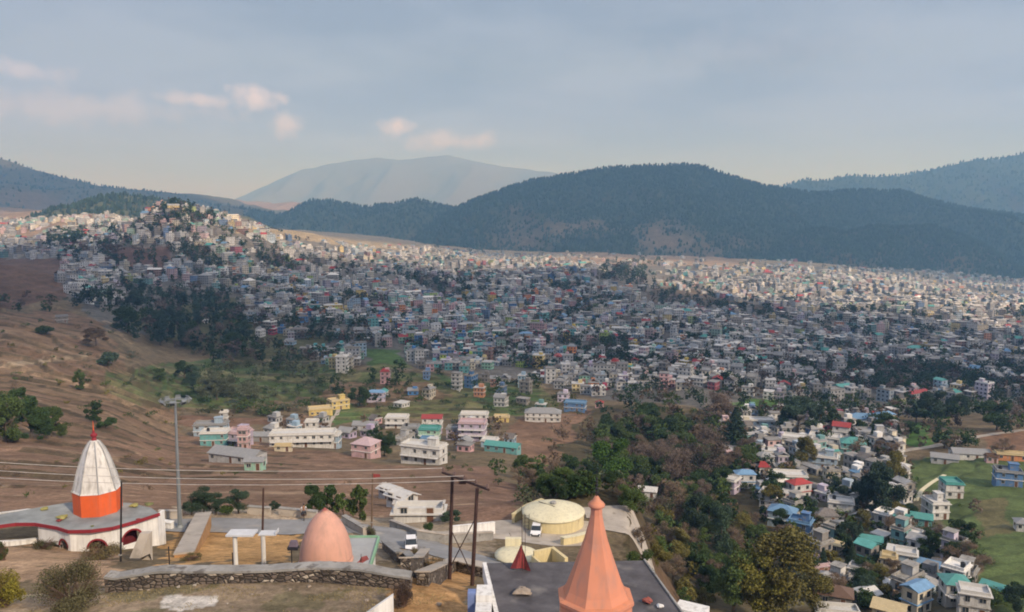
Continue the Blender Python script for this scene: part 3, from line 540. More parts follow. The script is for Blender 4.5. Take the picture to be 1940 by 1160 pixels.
# chosen trees, placed one by one: (u, foot row, top row, crown width in photo pixels, kind, colour, label)
HERO = [
 (12, 838, 735, 85, 'full', MG, 'tallest deep green tree of the grove at the left edge, above the striped spire'),
 (60, 830, 745, 70, 'full', DG, 'middle dark green tree of the grove above the red and white shrine'),
 (98, 828, 765, 60, 'full', MG, 'rounded green tree at the downhill end of the grove above the shrine'),
 (42, 800, 728, 60, 'full', DG, 'dark tree at the back of the grove above the red and white shrine'),
 (76, 832, 775, 55, 'full', DG, 'low front tree filling the middle of the grove above the shrine'),
 (178, 800, 757, 36, 'full', DG, 'small pointed dark tree alone on the brown slope right of the grove'),
 (200, 812, 785, 34, 'bush', DG, 'low dark bush touching the lone pointed tree on the brown slope'),
 (152, 737, 702, 30, 'full', MG, 'lone round green tree on the brown terraces'),
 (203, 691, 662, 52, 'bush', BG_, 'wide dark low bush beside the orange brown terrace'),
 (182, 656, 620, 42, 'round', BR, 'rusty brown tree at the corner of the ploughed terraces'),
 (365, 738, 690, 26, 'tall', BG_, 'narrow blackish tree just above the floodlight mast head'),
 (350, 722, 680, 50, 'full', DG, 'dark broad tree behind the narrow blackish one above the mast'),
 (303, 722, 695, 30, 'full', MG, 'green tree on the field left of the blackish trees'),
 (88, 634, 612, 36, 'bush', DG, 'small dark shrub beside the stone hut on the terraces'),
 (1162, 918, 832, 86, 'round', (.045, .095, .012), 'large bright green tree behind the tip of the salmon spire'),
 (1262, 1010, 905, 80, 'bare', BR, 'tall brown leafless tree right of the salmon spire'),
 (1318, 1040, 928, 40, 'tall', BG_, 'tall nearly black tree, left one of the dark pair on the right slope'),
 (1364, 1085, 945, 42, 'tall', BG_, 'tall nearly black tree, right one of the dark pair on the right slope'),
 (1342, 1025, 935, 40, 'tall', DG, 'green tree peeping between the dark pair on the right slope'),
 (1482, 1185, 990, 115, 'tall', OG, 'largest olive brown tree at the bottom, right of the temple roof'),
 (1432, 1178, 1030, 80, 'tall', YG, 'yellowish tree leaning against the largest olive tree'),
 (1390, 1165, 1020, 70, 'tall', MG, 'green tree left of the yellowish one at the bottom'),
 (1325, 925, 800, 110, 'bare', PB, 'broad purple brown leafless tree in the middle of the valley wood'),
 (1270, 925, 815, 70, 'bare', PB, 'purple grey leafless tree left of the broad purple one'),
 (1392, 858, 770, 60, 'pine', BG_, 'dark pine left of the white houses in the valley'),
 (1370, 800, 738, 80, 'bare', PB, 'purple leafless tree behind the dark pine at the town edge'),
 (1512, 822, 750, 68, 'round', BG_, 'big dark tree behind the white building with a red roof'),
 (1490, 818, 768, 36, 'round', BG_, 'dark tree at the left shoulder of the big one behind the red roof'),
 (1553, 815, 765, 22, 'tall', BG_, 'slim dark tree just right of the big one behind the red roof'),
 (1577, 812, 768, 34, 'round', DG, 'second slim tree right of the big dark one behind the red roof'),
 (1735, 802, 752, 40, 'round', BG_, 'left tree of the three big dark ones by the bright green field'),
 (1772, 802, 740, 60, 'round', BG_, 'middle and tallest of the three big dark trees by the bright green field'),
 (1812, 800, 744, 44, 'round', BG_, 'right tree of the three big dark ones by the bright green field'),
 (1888, 815, 760, 56, 'round', DG, 'dark tree alone near the right edge above the rusty bank'),
 (1672, 990, 868, 78, 'round', BG_, 'huge dark green tree in the middle of the valley houses'),
 (1640, 985, 895, 55, 'round', BG_, 'dark tree filling the left side of the huge one among the houses'),
 (1688, 930, 850, 45, 'round', OG, 'olive tree behind the huge dark one among the houses'),
 (1522, 888, 825, 44, 'round', OG, 'brown green tree before the long white building with a red roof'),
 (1640, 1138, 1088, 50, 'round', BG_, 'dark round tree between the white roofs at the bottom right'),
 (1928, 1168, 1100, 50, 'round', BG_, 'dark tree in the bottom right corner'),
 (1718, 938, 905, 26, 'bare', (.34, .24, .22), 'small pinkish blossoming tree beside the curved path'),
 (1665, 1048, 1025, 24, 'bush', DG, 'dark bush beside the teal green house'),
 (345, 752, 738, 30, 'bush', DG, 'dark bush beside the narrow blackish tree'),
 (1540, 1170, 1070, 60, 'tall', OG, 'olive tree at the right foot of the largest olive tree'),
 (1215, 1120, 1040, 60, 'round', MG, 'rounded green tree right behind the dark temple roof'),
 (1215, 1040, 985, 50, 'bare', BR, 'leafless tree between the pale plaza and the dark roof'),
 (363, 976, 934, 34, 'tall', BG_, 'leftmost of the row of dark cypress-like trees behind the roadside wall'),
 (387, 976, 920, 34, 'tall', BG_, 'tallest dark tree of the row behind the roadside wall'),
 (409, 976, 933, 34, 'tall', BG_, 'third dark tree of the row behind the roadside wall'),
 (430, 975, 950, 32, 'bush', MG, 'light green bush amid the dark row behind the roadside wall'),
 (452, 973, 925, 38, 'tall', BG_, 'rightmost dark tree of the row behind the roadside wall'),
 (521, 968, 948, 22, 'round', BG_, 'small dark ball shaped bush on the road wall right of the thin pole'),
 (592, 972, 912, 50, 'full', DG, 'dark leafy tree behind the motorcycle rider'),
 (620, 972, 910, 46, 'full', DG, 'second leafy tree behind the peach dome'),
 (650, 978, 928, 36, 'round', MG, 'smaller tree just right above the peach dome'),
 (682, 984, 910, 44, 'full', MG, 'green tree left of the pole with the red flag'),
 (853, 992, 962, 38, 'round', BG_, 'round dark tree beside the white sheds, behind the twin poles'),
 (812, 1008, 985, 24, 'bush', DG, 'small dark shrub below the white shed beside the road'),
]
CROWNW = {'full': .92, 'round': .80, 'bush': 1.15, 'bare': .80, 'tall': .50, 'pine': .46}
for (u, v, vt, wp, k, c, lb) in HERO:
    CN.setdefault(c, 'green'); p_ = hit(u, v); h = (v-vt)*p_[1]/F*1.03; wf = (wp*p_[1]/F)/(h*CROWNW[k]); add_tree(u, v, h, k, c, 'hero', wf, lb)
TREES.sort(key=lambda t: -t['s']*(100 if t['label'] else 1))
N_IND = 300
def ordw(n):
    a = ['zeroth','first','second','third','fourth','fifth','sixth','seventh','eighth','ninth','tenth','eleventh','twelfth','thirteenth','fourteenth','fifteenth','sixteenth','seventeenth','eighteenth','nineteenth']
    if n < 20: return a[n]
    te = {2:'twent',3:'thirt',4:'fort',5:'fift',6:'sixt',7:'sevent',8:'eight',9:'ninet'}; d, r = divmod(n, 10)
    if n >= 100: return 'hundredth' if n == 100 else 'hundred-and-'+ordw(n-100)
    return te[d]+('ieth' if r == 0 else 'y-'+a[r])
def ordinals(items, key, ukey):
    g = {}
    for it in items: g.setdefault(key(it), []).append(it)
    for k, l in g.items():
        l.sort(key=ukey)
        for i, it in enumerate(l): it['ord'] = i+1; it['tot'] = len(l)
ind = TREES[:N_IND]; rest = TREES[N_IND:]
auto = [t for t in ind if not t['label']]
KW = {'round': 'round crowned tree', 'full': 'tree', 'bush': 'bush', 'bare': 'tree', 'tall': 'slender tree', 'pine': 'pine'}
ordinals(auto, lambda t: (t['kind'], t['col'], t['zone']), lambda t: t['u'])
for t in auto:
    w = f"{CN[t['col']]} {KW[t['kind']]}"
    t['label'] = (f"only {w} {t['zone']}" if t['tot'] == 1 else f"{w} {t['zone']}, {ordw(t['ord'])} from left")
for t in ind:
    o = empty(KNAME[t['kind']], t['p'], rng.uniform(0, 6.28)); tag(o, t['label'], 'bush' if t['kind'] == 'bush' else 'tree', 'trees and bushes on the slopes')
    lod = 0 if t['s'] > .034 else 1; cm_, tm_ = tree_proto(t['kind'], lod, int(rng.integers(3)))
    sc_ = (t['h']*t['w'], t['h']*t['w'], t['h'])
    for nm, me in (('crown', cm_), ('trunk', tm_)):
        c = bpy.data.objects.new(nm, me); COL.objects.link(c); c.parent = o; c.scale = sc_
        k = rng.uniform(1.0, 1.55); c.color = (t['col'][0]*k, t['col'][1]*k, t['col'][2]*k, 1)
# the remaining trees as one woodland
V = []; C = []
for t in rest:
    n = int(np.clip(t['s']*9000, 26, 160)); pts = crown_pts(t['kind'], max(n, 30), rng); n = len(pts)
    pts = pts*np.array([t['h']*t['w'], t['h']*t['w'], t['h']])+t['p']
    v, f = leaf_quads(pts, t['h']*1.35/math.sqrt(n)*rng.uniform(.6, 1.2, n), thin=1.1); V.append(v); C.append(np.repeat(np.array([t['col']])*rng.uniform(.7, 1.3), len(v), 0))
V = np.concatenate(V); C = np.concatenate(C)
tag(np_mesh('woodland_trees', V, np.arange(len(V)).reshape(-1, 4), M_leafa, col=C), 'small dark trees scattered through the town and far groves', 'woods', kind='stuff')
# hill forest
Vf = []; Ff = []; Cf = []; b0 = 0
for (p, h), c in zip(forest_v, forest_c):
    n = len(p); k = 5
    r = h*rng.uniform(.20, .34, n); ang = rng.uniform(0, 6.28, n); 
    ring = [np.stack([p[:, 0]+r*np.cos(ang+i*2*pi/k), p[:, 1]+r*np.sin(ang+i*2*pi/k), p[:, 2]+h*.12], 1) for i in range(k)]
    mid = [np.stack([p[:, 0]+r*.85*np.cos(ang+.6+i*2*pi/k), p[:, 1]+r*.85*np.sin(ang+.6+i*2*pi/k), p[:, 2]+h*rng.uniform(.45, .7, n)], 1) for i in range(k)]
    top = np.stack([p[:, 0]+r*.2, p[:, 1], p[:, 2]+h], 1)
    v = np.stack(ring+mid+[top], 1); Vf.append(v.reshape(-1, 3)); Cf.append(np.repeat(c, 2*k+1, 0))
    b = b0+np.arange(n)*(2*k+1)
    for i in range(k):
        j = (i+1) % k
        Ff.append(np.stack([b+i, b+j, b+k+i], 1)); Ff.append(np.stack([b+j, b+k+j, b+k+i], 1)); Ff.append(np.stack([b+k+i, b+k+j, b+2*k], 1))
    b0 += n*(2*k+1)
tag(np_mesh('forest', np.concatenate(Vf), np.concatenate(Ff), M_leafa, col=np.concatenate(Cf)), 'dense dark pine forest covering the far hills', 'forest', kind='stuff')
# ------------------------------------------------------------------ houses
HC = {'white': (.66,.67,.66), 'pale grey': (.46,.48,.50), 'grey': (.30,.31,.32), 'cream': (.62,.56,.40), 'pink': (.60,.38,.40), 'pale blue': (.34,.48,.62), 'blue': (.08,.22,.48),
      'turquoise': (.12,.40,.42), 'mint green': (.30,.56,.44), 'lilac': (.48,.42,.58), 'yellow': (.68,.52,.14), 'orange': (.70,.26,.08), 'lime green': (.42,.56,.12), 'concrete': (.24,.225,.205), 'crimson': (.45,.05,.10), 'brick': (.32,.14,.10)}
HW = {'white': 26, 'pale grey': 20, 'grey': 12, 'cream': 9, 'pink': 5, 'pale blue': 7, 'blue': 2, 'turquoise': 3.5, 'mint green': 3, 'lilac': 4, 'yellow': 2, 'orange': 1.2, 'lime green': .8, 'concrete': 12, 'crimson': .8, 'brick': 2}
HN = list(HW); HPv = np.array([HW[k] for k in HN]); HPv = HPv/HPv.sum()
TINC = {'red': (.34,.05,.05), 'teal': (.10,.34,.32), 'blue': (.16,.30,.48), 'grey': (.30,.31,.32), 'white': (.66,.66,.64), 'slate': (.17,.16,.155), 'orange': (.5,.22,.10), 'brown': (.16,.10,.07), 'pink': (.55,.42,.45), 'cream': (.6,.5,.3), 'maroon': (.2,.05,.06)}
_wm = MB(); _wm.box((0, 0, 0), (1.25, .10, 1.35), m=0); _wm.box((-.29, -.06, 0), (.48, .04, 1.12), m=1); _wm.box((.29, -.06, 0), (.48, .04, 1.12), m=1); _wm.box((0, -.12, .80), (1.6, .34, .09), m=0)
_wo = _wm.build('window', [M_frame, M_glass]); WIN = _wo.data; bpy.data.objects.remove(_wo)
_dm = MB(); _dm.box((0, 0, 0), (1.15, .10, 2.15), m=0); _dm.box((0, -.06, -.02), (.9, .04, 1.95), m=1)
_do = _dm.build('door', [M_frame, mat('brown_door', (.12, .06, .035))]); DOOR = _do.data; bpy.data.objects.remove(_do)
def roof_mb(kind, w, d, z, over=.45):
    r = MB()
    if kind == 'flat':
        r.box((0, 0, z+.09), (w+2*over, d+2*over, .18))
        for (x, y, a, b) in ((0, -(d/2-.08), w, .16), (0, d/2-.08, w, .16), (-(w/2-.08), 0, .16, d-.32), (w/2-.08, 0, .16, d-.32)): r.box((x, y, z+.18+.35), (a, b, .7))
    elif kind == 'hip':
        h = min(w, d)*.30; a, b = w/2+over, d/2+over; k = max(0, a-b)
        r.add([(-a,-b,z),(a,-b,z),(a,b,z),(-a,b,z),(-k,0,z+h),(k,0,z+h)] if a >= b else [(-a,-b,z),(a,-b,z),(a,b,z),(-a,b,z),(0,-(b-a),z+h),(0,b-a,z+h)],
              [(0,1,5,4),(1,2,5),(2,3,4,5),(3,0,4),(0,3,2,1)] if a >= b else [(0,1,4),(1,2,5,4),(2,3,5),(3,0,4,5),(0,3,2,1)])
    else:
        h = d*.24; a, b = w/2+over, d/2+over
        r.add([(-a,-b,z),(a,-b,z),(a,b,z),(-a,b,z),(-a,0,z+h),(a,0,z+h),(-a,-b,z+.1),(a,-b,z+.1),(a,b,z+.1),(-a,b,z+.1),(-a,0,z+h+.1),(a,0,z+h+.1)],
              [(0,4,5,1),(3,2,5,4),(6,7,11,10),(9,10,11,8),(0,1,7,6),(2,3,9,8),(0,6,10,4),(4,10,9,3),(1,5,11,7),(5,2,8,11)])
        r.add([(-w/2+.05,-d/2,z),(-w/2+.05,d/2,z),(-w/2+.05,0,z+h*.96)], [(0,2,1)]); r.add([(w/2-.05,-d/2,z),(w/2-.05,d/2,z),(w/2-.05,0,z+h*.96)], [(0,1,2)])
    return r
NHERO = []
def hero_house(u, v, w, d, fl, color, roof='flat', rcol='white', rot=0, label='', extra='', group='houses of the valley villages', name='house', cat='house', fh=2.9):
    p = hit(u, v); rg = random.Random(int(u*31+v*7)); rz = R(rot)-atan2(p[0], p[1])*.6
    # the photo point is the foot of the front wall
    c = p+np.array([sin(-rz)*0, 0, 0])+np.array([-sin(rz), cos(rz), 0])*d/2
    g = empty(name, (c[0], c[1], p[2]), rz); tag(g, label, cat, group); hm_ = sum(HC[color])/3; colr = (*[(q*.85+hm_*.15)*.84 for q in HC[color]], 1); hz = fl*fh
    wl = MB(); wl.box((0, 0, hz/2-2), (w, d, hz+4)); o = wl.build('wall', M_wall, g); o.color = colr
    for k in range(1, fl):
        b = MB(); b.box((0, -.02, k*fh), (w+.5, d+.5, .14)); b.build('floor_slab', M_conc if rg.random() < .4 else M_white, g)
    r = roof_mb(roof, w, d, hz).build('roof', M_tin if rcol != 'slate' else M_slate, g); r.color = (*[q*.82 for q in TINC[rcol]], 1)
    def put(me, nm, x, y, z, a):
        o_ = bpy.data.objects.new(nm, me); COL.objects.link(o_); o_.parent = g; o_.location = (x, y, z); o_.rotation_euler = (0, 0, a); return o_
    nw = max(2, int(w/3.0)); dx = w/nw
    for k in range(fl):
        zz = k*fh+1.55
        for i in range(nw):
            x = -w/2+dx*(i+.5)
            if k == 0 and i == nw//2: put(DOOR, 'door', x, -d/2-.02, 1.1, 0)
            elif rg.random() < .88: put(WIN, 'window', x+rg.uniform(-.25, .25), -d/2-.02, zz, 0).scale = (rg.uniform(.7, 1.15), 1, rg.uniform(.75, 1.05))
        for sgn in (-1, 1):
            for j in range(max(1, int(d/4.0))):
                y = -d/2+(j+.5)*d/max(1, int(d/4.0)); put(WIN, 'window', sgn*(w/2+.02), y, zz, sgn*pi/2)
        if k >= 1 and 'b' in extra:
            b = MB(); b.box((0, -d/2-.85, k*fh+.02), (w*.96, 1.3, .14)); 
            b.box((0, -d/2-1.46, k*fh+.92), (w*.96, .06, .07)); b.box((0, -d/2-1.46, k*fh+.5), (w*.96, .05, .05))
            for i in range(int(w/1.2)+1): b.box((-w*.48+.03+i*(w*.96-.06)/int(w/1.2), -d/2-1.46, k*fh+.48), (.07, .055, .82))
            b.build('balcony', M_white, g)
    if 'm' in extra and roof == 'flat':
        m_ = MB(); m_.box((w*.22, d*.12, hz+1.38), (min(3.2, w*.35), min(3, d*.4), 2.4)); m_.box((w*.22, d*.12, hz+2.65), (min(3.2, w*.35)+.5, min(3, d*.4)+.5, .14)); o = m_.build('stair_cabin', M_wall, g); o.color = colr
    if 't' in extra and roof == 'flat':
        t_ = MB(); t_.lathe([(.6, 0), (.62, 1.0), (.3, 1.25), (.22, 1.35)], 12, c=(-w*.28, d*.1, hz+.18)); t_.build('water_tank', M_black, g)
    NHERO.append(g); return g
V1 = 'houses of the pastel village'
def HH(u, v, w, d, fl, *a, **k):
    q_ = .9 if u < 1300 else .84; k.setdefault('fh', 2.5)
    return hero_house(u, v, w*q_, d*q_, fl, *a, **k)
HH(404, 846, 11, 7, 2, 'turquoise', 'flat', 'white', -8, 'bright turquoise house at the left end of the pastel village', 't', V1)
HH(398, 828, 15, 7, 2, 'pale blue', 'flat', 'grey', -5, 'pale blue house with a grey roof behind the turquoise one', 'm', V1)
HH(442, 846, 10, 8, 2, 'lilac', 'flat', 'pink', -25, 'lilac house with pink roof edge right of the turquoise house', 'mb', V1)
HH(460, 852, 4.2, 4, 3, 'pink', 'flat', 'pink', -10, 'narrow pink stair tower in front of the lilac house', '', V1)
HH(425, 812, 3.6, 3.6, 3, 'pale grey', 'flat', 'white', 0, 'small pale turret rising behind the lilac house', 't', V1)
HH(437, 878, 19, 8, 1, 'pale grey', 'gable', 'grey', -32, 'long grey tin roofed shed slanting down in front of the lilac house', '', V1)
HH(480, 892, 5.5, 4, 1, 'mint green', 'gable', 'grey', -10, 'small green hut at the lower end of the long grey shed', '', V1)
HH(494, 838, 12, 6, 1, 'grey', 'gable', 'grey', -12, 'low grey shed between the pink tower and the long white school-like block', '', V1)
HH(572, 848, 28, 8, 2, 'white', 'flat', 'white', -4, 'long white two storey block in the middle of the pastel village', 'b', V1)
HH(590, 832, 6, 5, 3, 'white', 'flat', 'white', -4, 'white stair block rising behind the long white building', '', V1)
HH(628, 850, 6, 6, 2, 'pale blue', 'flat', 'white', -10, 'small pale house at the right end of the long white block', '', V1)
HH(536, 856, 7, 2.4, 1, 'cream', 'flat', 'cream', -6, 'low cream shed before the long white block', '', V1, fh=2.0)
HH(684, 868, 9, 8, 2, 'pink', 'hip', 'pink', -28, 'faded pink house with hipped roof above the bare field', '', V1)
HH(796, 880, 16, 7, 2, 'white', 'flat', 'white', -24, 'white three storey building with long balconies nearest the bare field', 'bm', V1, fh=2.9)
HH(750, 812, 12, 8, 2, 'white', 'flat', 'white', -8, 'white house with dark upper windows left of the green house', 'b', V1)
HH(690, 816, 13, 7, 1, 'pale grey', 'gable', 'grey', -10, 'low grey roofed house left of the white house with dark windows', '', V1)
HH(776, 832, 8, 7, 2, 'pale grey', 'flat', 'grey', -8, 'pale grey house below the white one with dark windows', 't', V1)
HH(818, 812, 11, 7, 2, 'white', 'gable', 'red', -5, 'white house with a red tin roof behind the green house', '', V1)
HH(812, 836, 10, 7, 2, 'mint green', 'flat', 'teal', -8, 'green house in front of the red roofed one', 'b', V1)
HH(808, 845, 6, 4.5, 1, 'blue', 'flat', 'blue', -8, 'small bright blue house below the green house', '', V1)
HH(898, 804, 16, 7, 2, 'white', 'flat', 'white', -4, 'long white two storey house at the top right of the pastel village', 'b', V1)
HH(950, 800, 9, 6, 1, 'yellow', 'flat', 'cream', -2, 'low yellow annex beside the long white house', '', V1)
HH(893, 836, 13, 8, 3, 'lilac', 'flat', 'pink', -8, 'lilac three storey house below the long white one', 'b', V1, fh=2.6)
HH(857, 834, 6, 6, 2, 'lilac', 'flat', 'grey', -8, 'small blue grey house left of the lilac three storey one', '', V1)
HH(948, 858, 15, 6, 1, 'turquoise', 'gable', 'teal', -20, 'long turquoise shed at the right end of the pastel village', '', V1)
HH(925, 848, 7, 6, 1, 'pale blue', 'flat', 'white', -15, 'small pale blue house between the lilac house and the turquoise shed', '', V1)
HH(608, 788, 14, 8, 1, 'yellow', 'flat', 'cream', 10, 'lower yellow building of the pair by the white curved wall', '', 'yellow buildings above the pastel village', fh=3.4)
HH(646, 776, 12, 9, 2, 'yellow', 'flat', 'cream', 25, 'upper two storey yellow building beside the white curved wall', 'm', 'yellow buildings above the pastel village')
HH(1028, 800, 22, 9, 2, 'white', 'hip', 'grey', -4, 'long white house with grey hipped roof on the brown mound', '', V1)
HH(1088, 780, 14, 8, 2, 'blue', 'flat', 'blue', -12, 'bright blue building alone behind the brown mound', '', V1)
HH(748, 962, 4.6, 3.6, 1, 'white', 'gable', 'white', -45, 'small white shed on the slope beyond the road bend', '', 'roadside sheds', fh=1.7)
HH(728, 945, 3.8, 3.2, 1, 'pale grey', 'gable', 'white', -45, 'higher pale shed beyond the road bend', '', 'roadside sheds', fh=1.7)
HH(792, 990, 7.5, 3.4, 1, 'white', 'flat', 'white', -4, 'long white flat roofed shed beside the road bend', '', 'roadside sheds', fh=1.15)
V2 = 'houses in the lower right valley'
HH(1436, 816, 20, 8, 2, 'pale blue', 'flat', 'white', 4, 'long white and pale blue building left of the big dark tree', 'b', V2)
HH(1508, 852, 15, 9, 2, 'cream', 'flat', 'white', -14, 'cream end of the long building before the big dark tree', 'b', V2)
HH(1560, 850, 16, 9, 2, 'white', 'flat', 'white', -14, 'white middle of the long building before the big dark tree', 'bt', V2)
HH(1592, 838, 9, 8, 3, 'white', 'gable', 'red', -14, 'white house with the red tin roof', '', V2, fh=2.5)
HH(1636, 812, 17, 9, 2, 'pale blue', 'hip', 'blue', 4, 'house with blue hipped roof behind the big grey slab roof', '', V2)
HH(1658, 842, 18, 11, 2, 'pale grey', 'flat', 'grey', 8, 'villa with broad grey slab roof beside the bright green field', 'mb', V2)
HH(1616, 862, 12, 9, 2, 'turquoise', 'hip', 'teal', -6, 'turquoise house with teal roof below the slab roofed villa', '', V2)
HH(1650, 872, 8, 6, 1, 'pale grey', 'flat', 'grey', 0, 'small grey house right of the teal roofed one', '', V2)
HH(1558, 890, 13, 8, 2, 'pale blue', 'flat', 'white', -10, 'pale blue and white house below the long white building', 'm', V2)
HH(1588, 905, 10, 7, 1, 'pale grey', 'hip', 'grey', 0, 'grey roofed bungalow below the pale blue and white house', '', V2)
HH(1498, 928, 14, 8, 2, 'mint green', 'flat', 'white', 4, 'mint green two storey house above the leafless trees', 'b', V2)
HH(1532, 935, 7, 6, 1, 'grey', 'hip', 'slate', -18, 'small slate roofed house right of the mint green one', '', V2)
HH(1452, 962, 6, 6, 2, 'white', 'flat', 'white', -20, 'small bright white house left above the sky blue houses', '', V2)
HH(1478, 1000, 9.5, 7, 2, 'pale blue', 'hip', 'blue', -20, 'sky blue house with blue hipped roof, left of its pair', '', V2)
HH(1512, 1022, 7.5, 6, 2, 'blue', 'flat', 'blue', -20, 'deeper sky blue house right of the blue hipped roof', 'm', V2)
HH(1502, 1040, 5, 4, 1, 'white', 'flat', 'white', -20, 'small white outbuilding below the sky blue houses', '', V2)
HH(1592, 982, 9, 7, 2, 'white', 'flat', 'white', -8, 'white flat roofed house amid leafless trees in the valley', 't', V2)
HH(1568, 992, 8, 7, 1, 'grey', 'hip', 'slate', 10, 'slate roofed house left of the white flat roofed one in the valley', '', V2)
HH(1600, 1012, 6.5, 5, 1, 'pale grey', 'hip', 'grey', 0, 'low grey bungalow between the white house and the teal green one', '', V2)
HH(1647, 1044, 7.5, 5, 1, 'turquoise', 'gable', 'teal', -8, 'teal green house with teal green roof', '', V2, fh=3)
HH(1590, 1052, 6, 4, 1, 'concrete', 'gable', 'cream', -30, 'beige roofed shed left of the teal green house', '', V2)
HH(1556, 1092, 6, 9, 1, 'brick', 'flat', 'pink', 28, 'long house with pale pink roof and maroon wall right of the olive tree', '', V2)
HH(1700, 1062, 6, 5, 1, 'crimson', 'gable', 'white', -18, 'maroon walled house with a white tin roof', '', V2)
HH(1714, 1088, 6, 5, 2, 'pale blue', 'flat', 'white', -10, 'pale house below the white tin roof', '', V2)
HH(1755, 1090, 6, 5, 1, 'grey', 'gable', 'blue', -20, 'grey house with blue grey roof right of the maroon walled one', '', V2)
HH(1780, 1088, 5, 4, 1, 'grey', 'hip', 'slate', -20, 'slate roofed hut at the right end of the maroon walled row', '', V2)
HH(1622, 1098, 4.6, 4, 1, 'white', 'flat', 'white', -20, 'small white cabin left of the dark round tree', '', V2)
HH(1682, 1095, 4, 4, 2, 'cream', 'flat', 'cream', -10, 'narrow cream house before the maroon walled one', '', V2)
HH(1580, 1150, 8.5, 6, 1, 'concrete', 'hip', 'brown', -8, 'house with brown pyramid roof at the bottom edge', '', V2)
HH(1588, 1186, 9.5, 4, 1, 'white', 'flat', 'white', 4, 'long white roof at the bottom edge below the brown pyramid roof', '', V2)
HH(1680, 1180, 7, 6, 1, 'cream', 'gable', 'cream', -20, 'beige roofed house at the bottom edge between trees', '', V2)
HH(1652, 1150, 6, 5, 1, 'concrete', 'gable', 'white', 40, 'white roofed shed running down beside the dark round tree', '', V2)
HH(1815, 1150, 6, 6, 2, 'white', 'hip', 'teal', 8, 'white house with a teal roof near the bottom right corner', 'b', V2)
HH(1850, 1142, 4.5, 4, 1, 'pink', 'gable', 'pink', -20, 'pink walled hut between the two teal roofs', '', V2)
HH(1882, 1136, 6.5, 4, 1, 'turquoise', 'gable', 'teal', -30, 'long teal tin roof near the bottom right corner', '', V2)
HH(1845, 1172, 6.5, 5, 2, 'white', 'flat', 'white', -4, 'white block at the bottom edge beside the teal roofed house', '', V2)
HH(1808, 945, 7, 8, 2, 'white', 'flat', 'teal', 10, 'white house with turquoise roof terrace on the green slope', '', V2)
HH(1782, 985, 6.5, 8, 2, 'white', 'flat', 'white', 20, 'tall narrow white house below the turquoise terrace on the green slope', 'm', V2)
HH(1912, 922, 10, 8, 2, 'blue', 'flat', 'grey', 0, 'blue house with a white stair cabin at the right edge', 'mt', V2)
HH(1938, 1008, 4, 5, 1, 'white', 'hip', 'grey', 0, 'small pale house cut by the right edge on the green slope', '', V2)
HH(1745, 998, 7, 6, 1, 'turquoise', 'gable', 'teal', -10, 'low teal roofed house left below the tall narrow white one', '', V2)
HH(1790, 880, 12, 7, 1, 'pale grey', 'gable', 'grey', -6, 'grey roofed shed left of the long white classroom block', '', V2)
HH(1842, 872, 17, 8, 1, 'white', 'gable', 'grey', 8, 'long low white block with a grey roof beside the orange one', '', V2)
HH(1918, 874, 14, 5, 1, 'orange', 'flat', 'cream', 4, 'long low orange building near the right edge', '', V2)
HH(1880, 878, 5, 4, 1, 'pink', 'flat', 'brown', 4, 'small pinkish hut between the white block and the orange building', '', V2)
HH(1372, 935, 9, 8, 2, 'lilac', 'flat', 'white', -28, 'pale lilac house at the right edge of the valley wood', '', V2)
HH(1226, 945, 6.5, 5, 1, 'white', 'gable', 'white', -10, 'white roofed hut in the wood right of the bright green tree', '', V2)
HH(1398, 905, 11, 8, 2, 'pink', 'hip', 'brown', -15, 'brownish pink house left of the mint green one', '', V2)
HH(1425, 870, 10, 8, 2, 'pale blue', 'flat', 'white', -15, 'pale house half hidden right of the dark pine', 'm', V2)
HH(1462, 880, 10, 8, 2, 'cream', 'flat', 'white', -6, 'cream house above the mint green one', 't', V2)
HH(1530, 965, 8, 6, 1, 'pale grey', 'hip', 'slate', 6, 'slate roofed bungalow above the sky blue pair', '', V2)
HH(1395, 645, 14, 10, 3, 'white', 'flat', 'white', 5, 'tall white block standing out in the middle of the town', 'b', V2)
HH(385, 612, 10, 5, 1, 'white', 'gable', 'white', 10, 'white barn at the top of the brown terraces', '', V2)
HH(118, 612, 9, 6, 2, 'concrete', 'flat', 'grey', 15, 'grey stone hut on the brown terraces', '', V2, name='stone_hut')
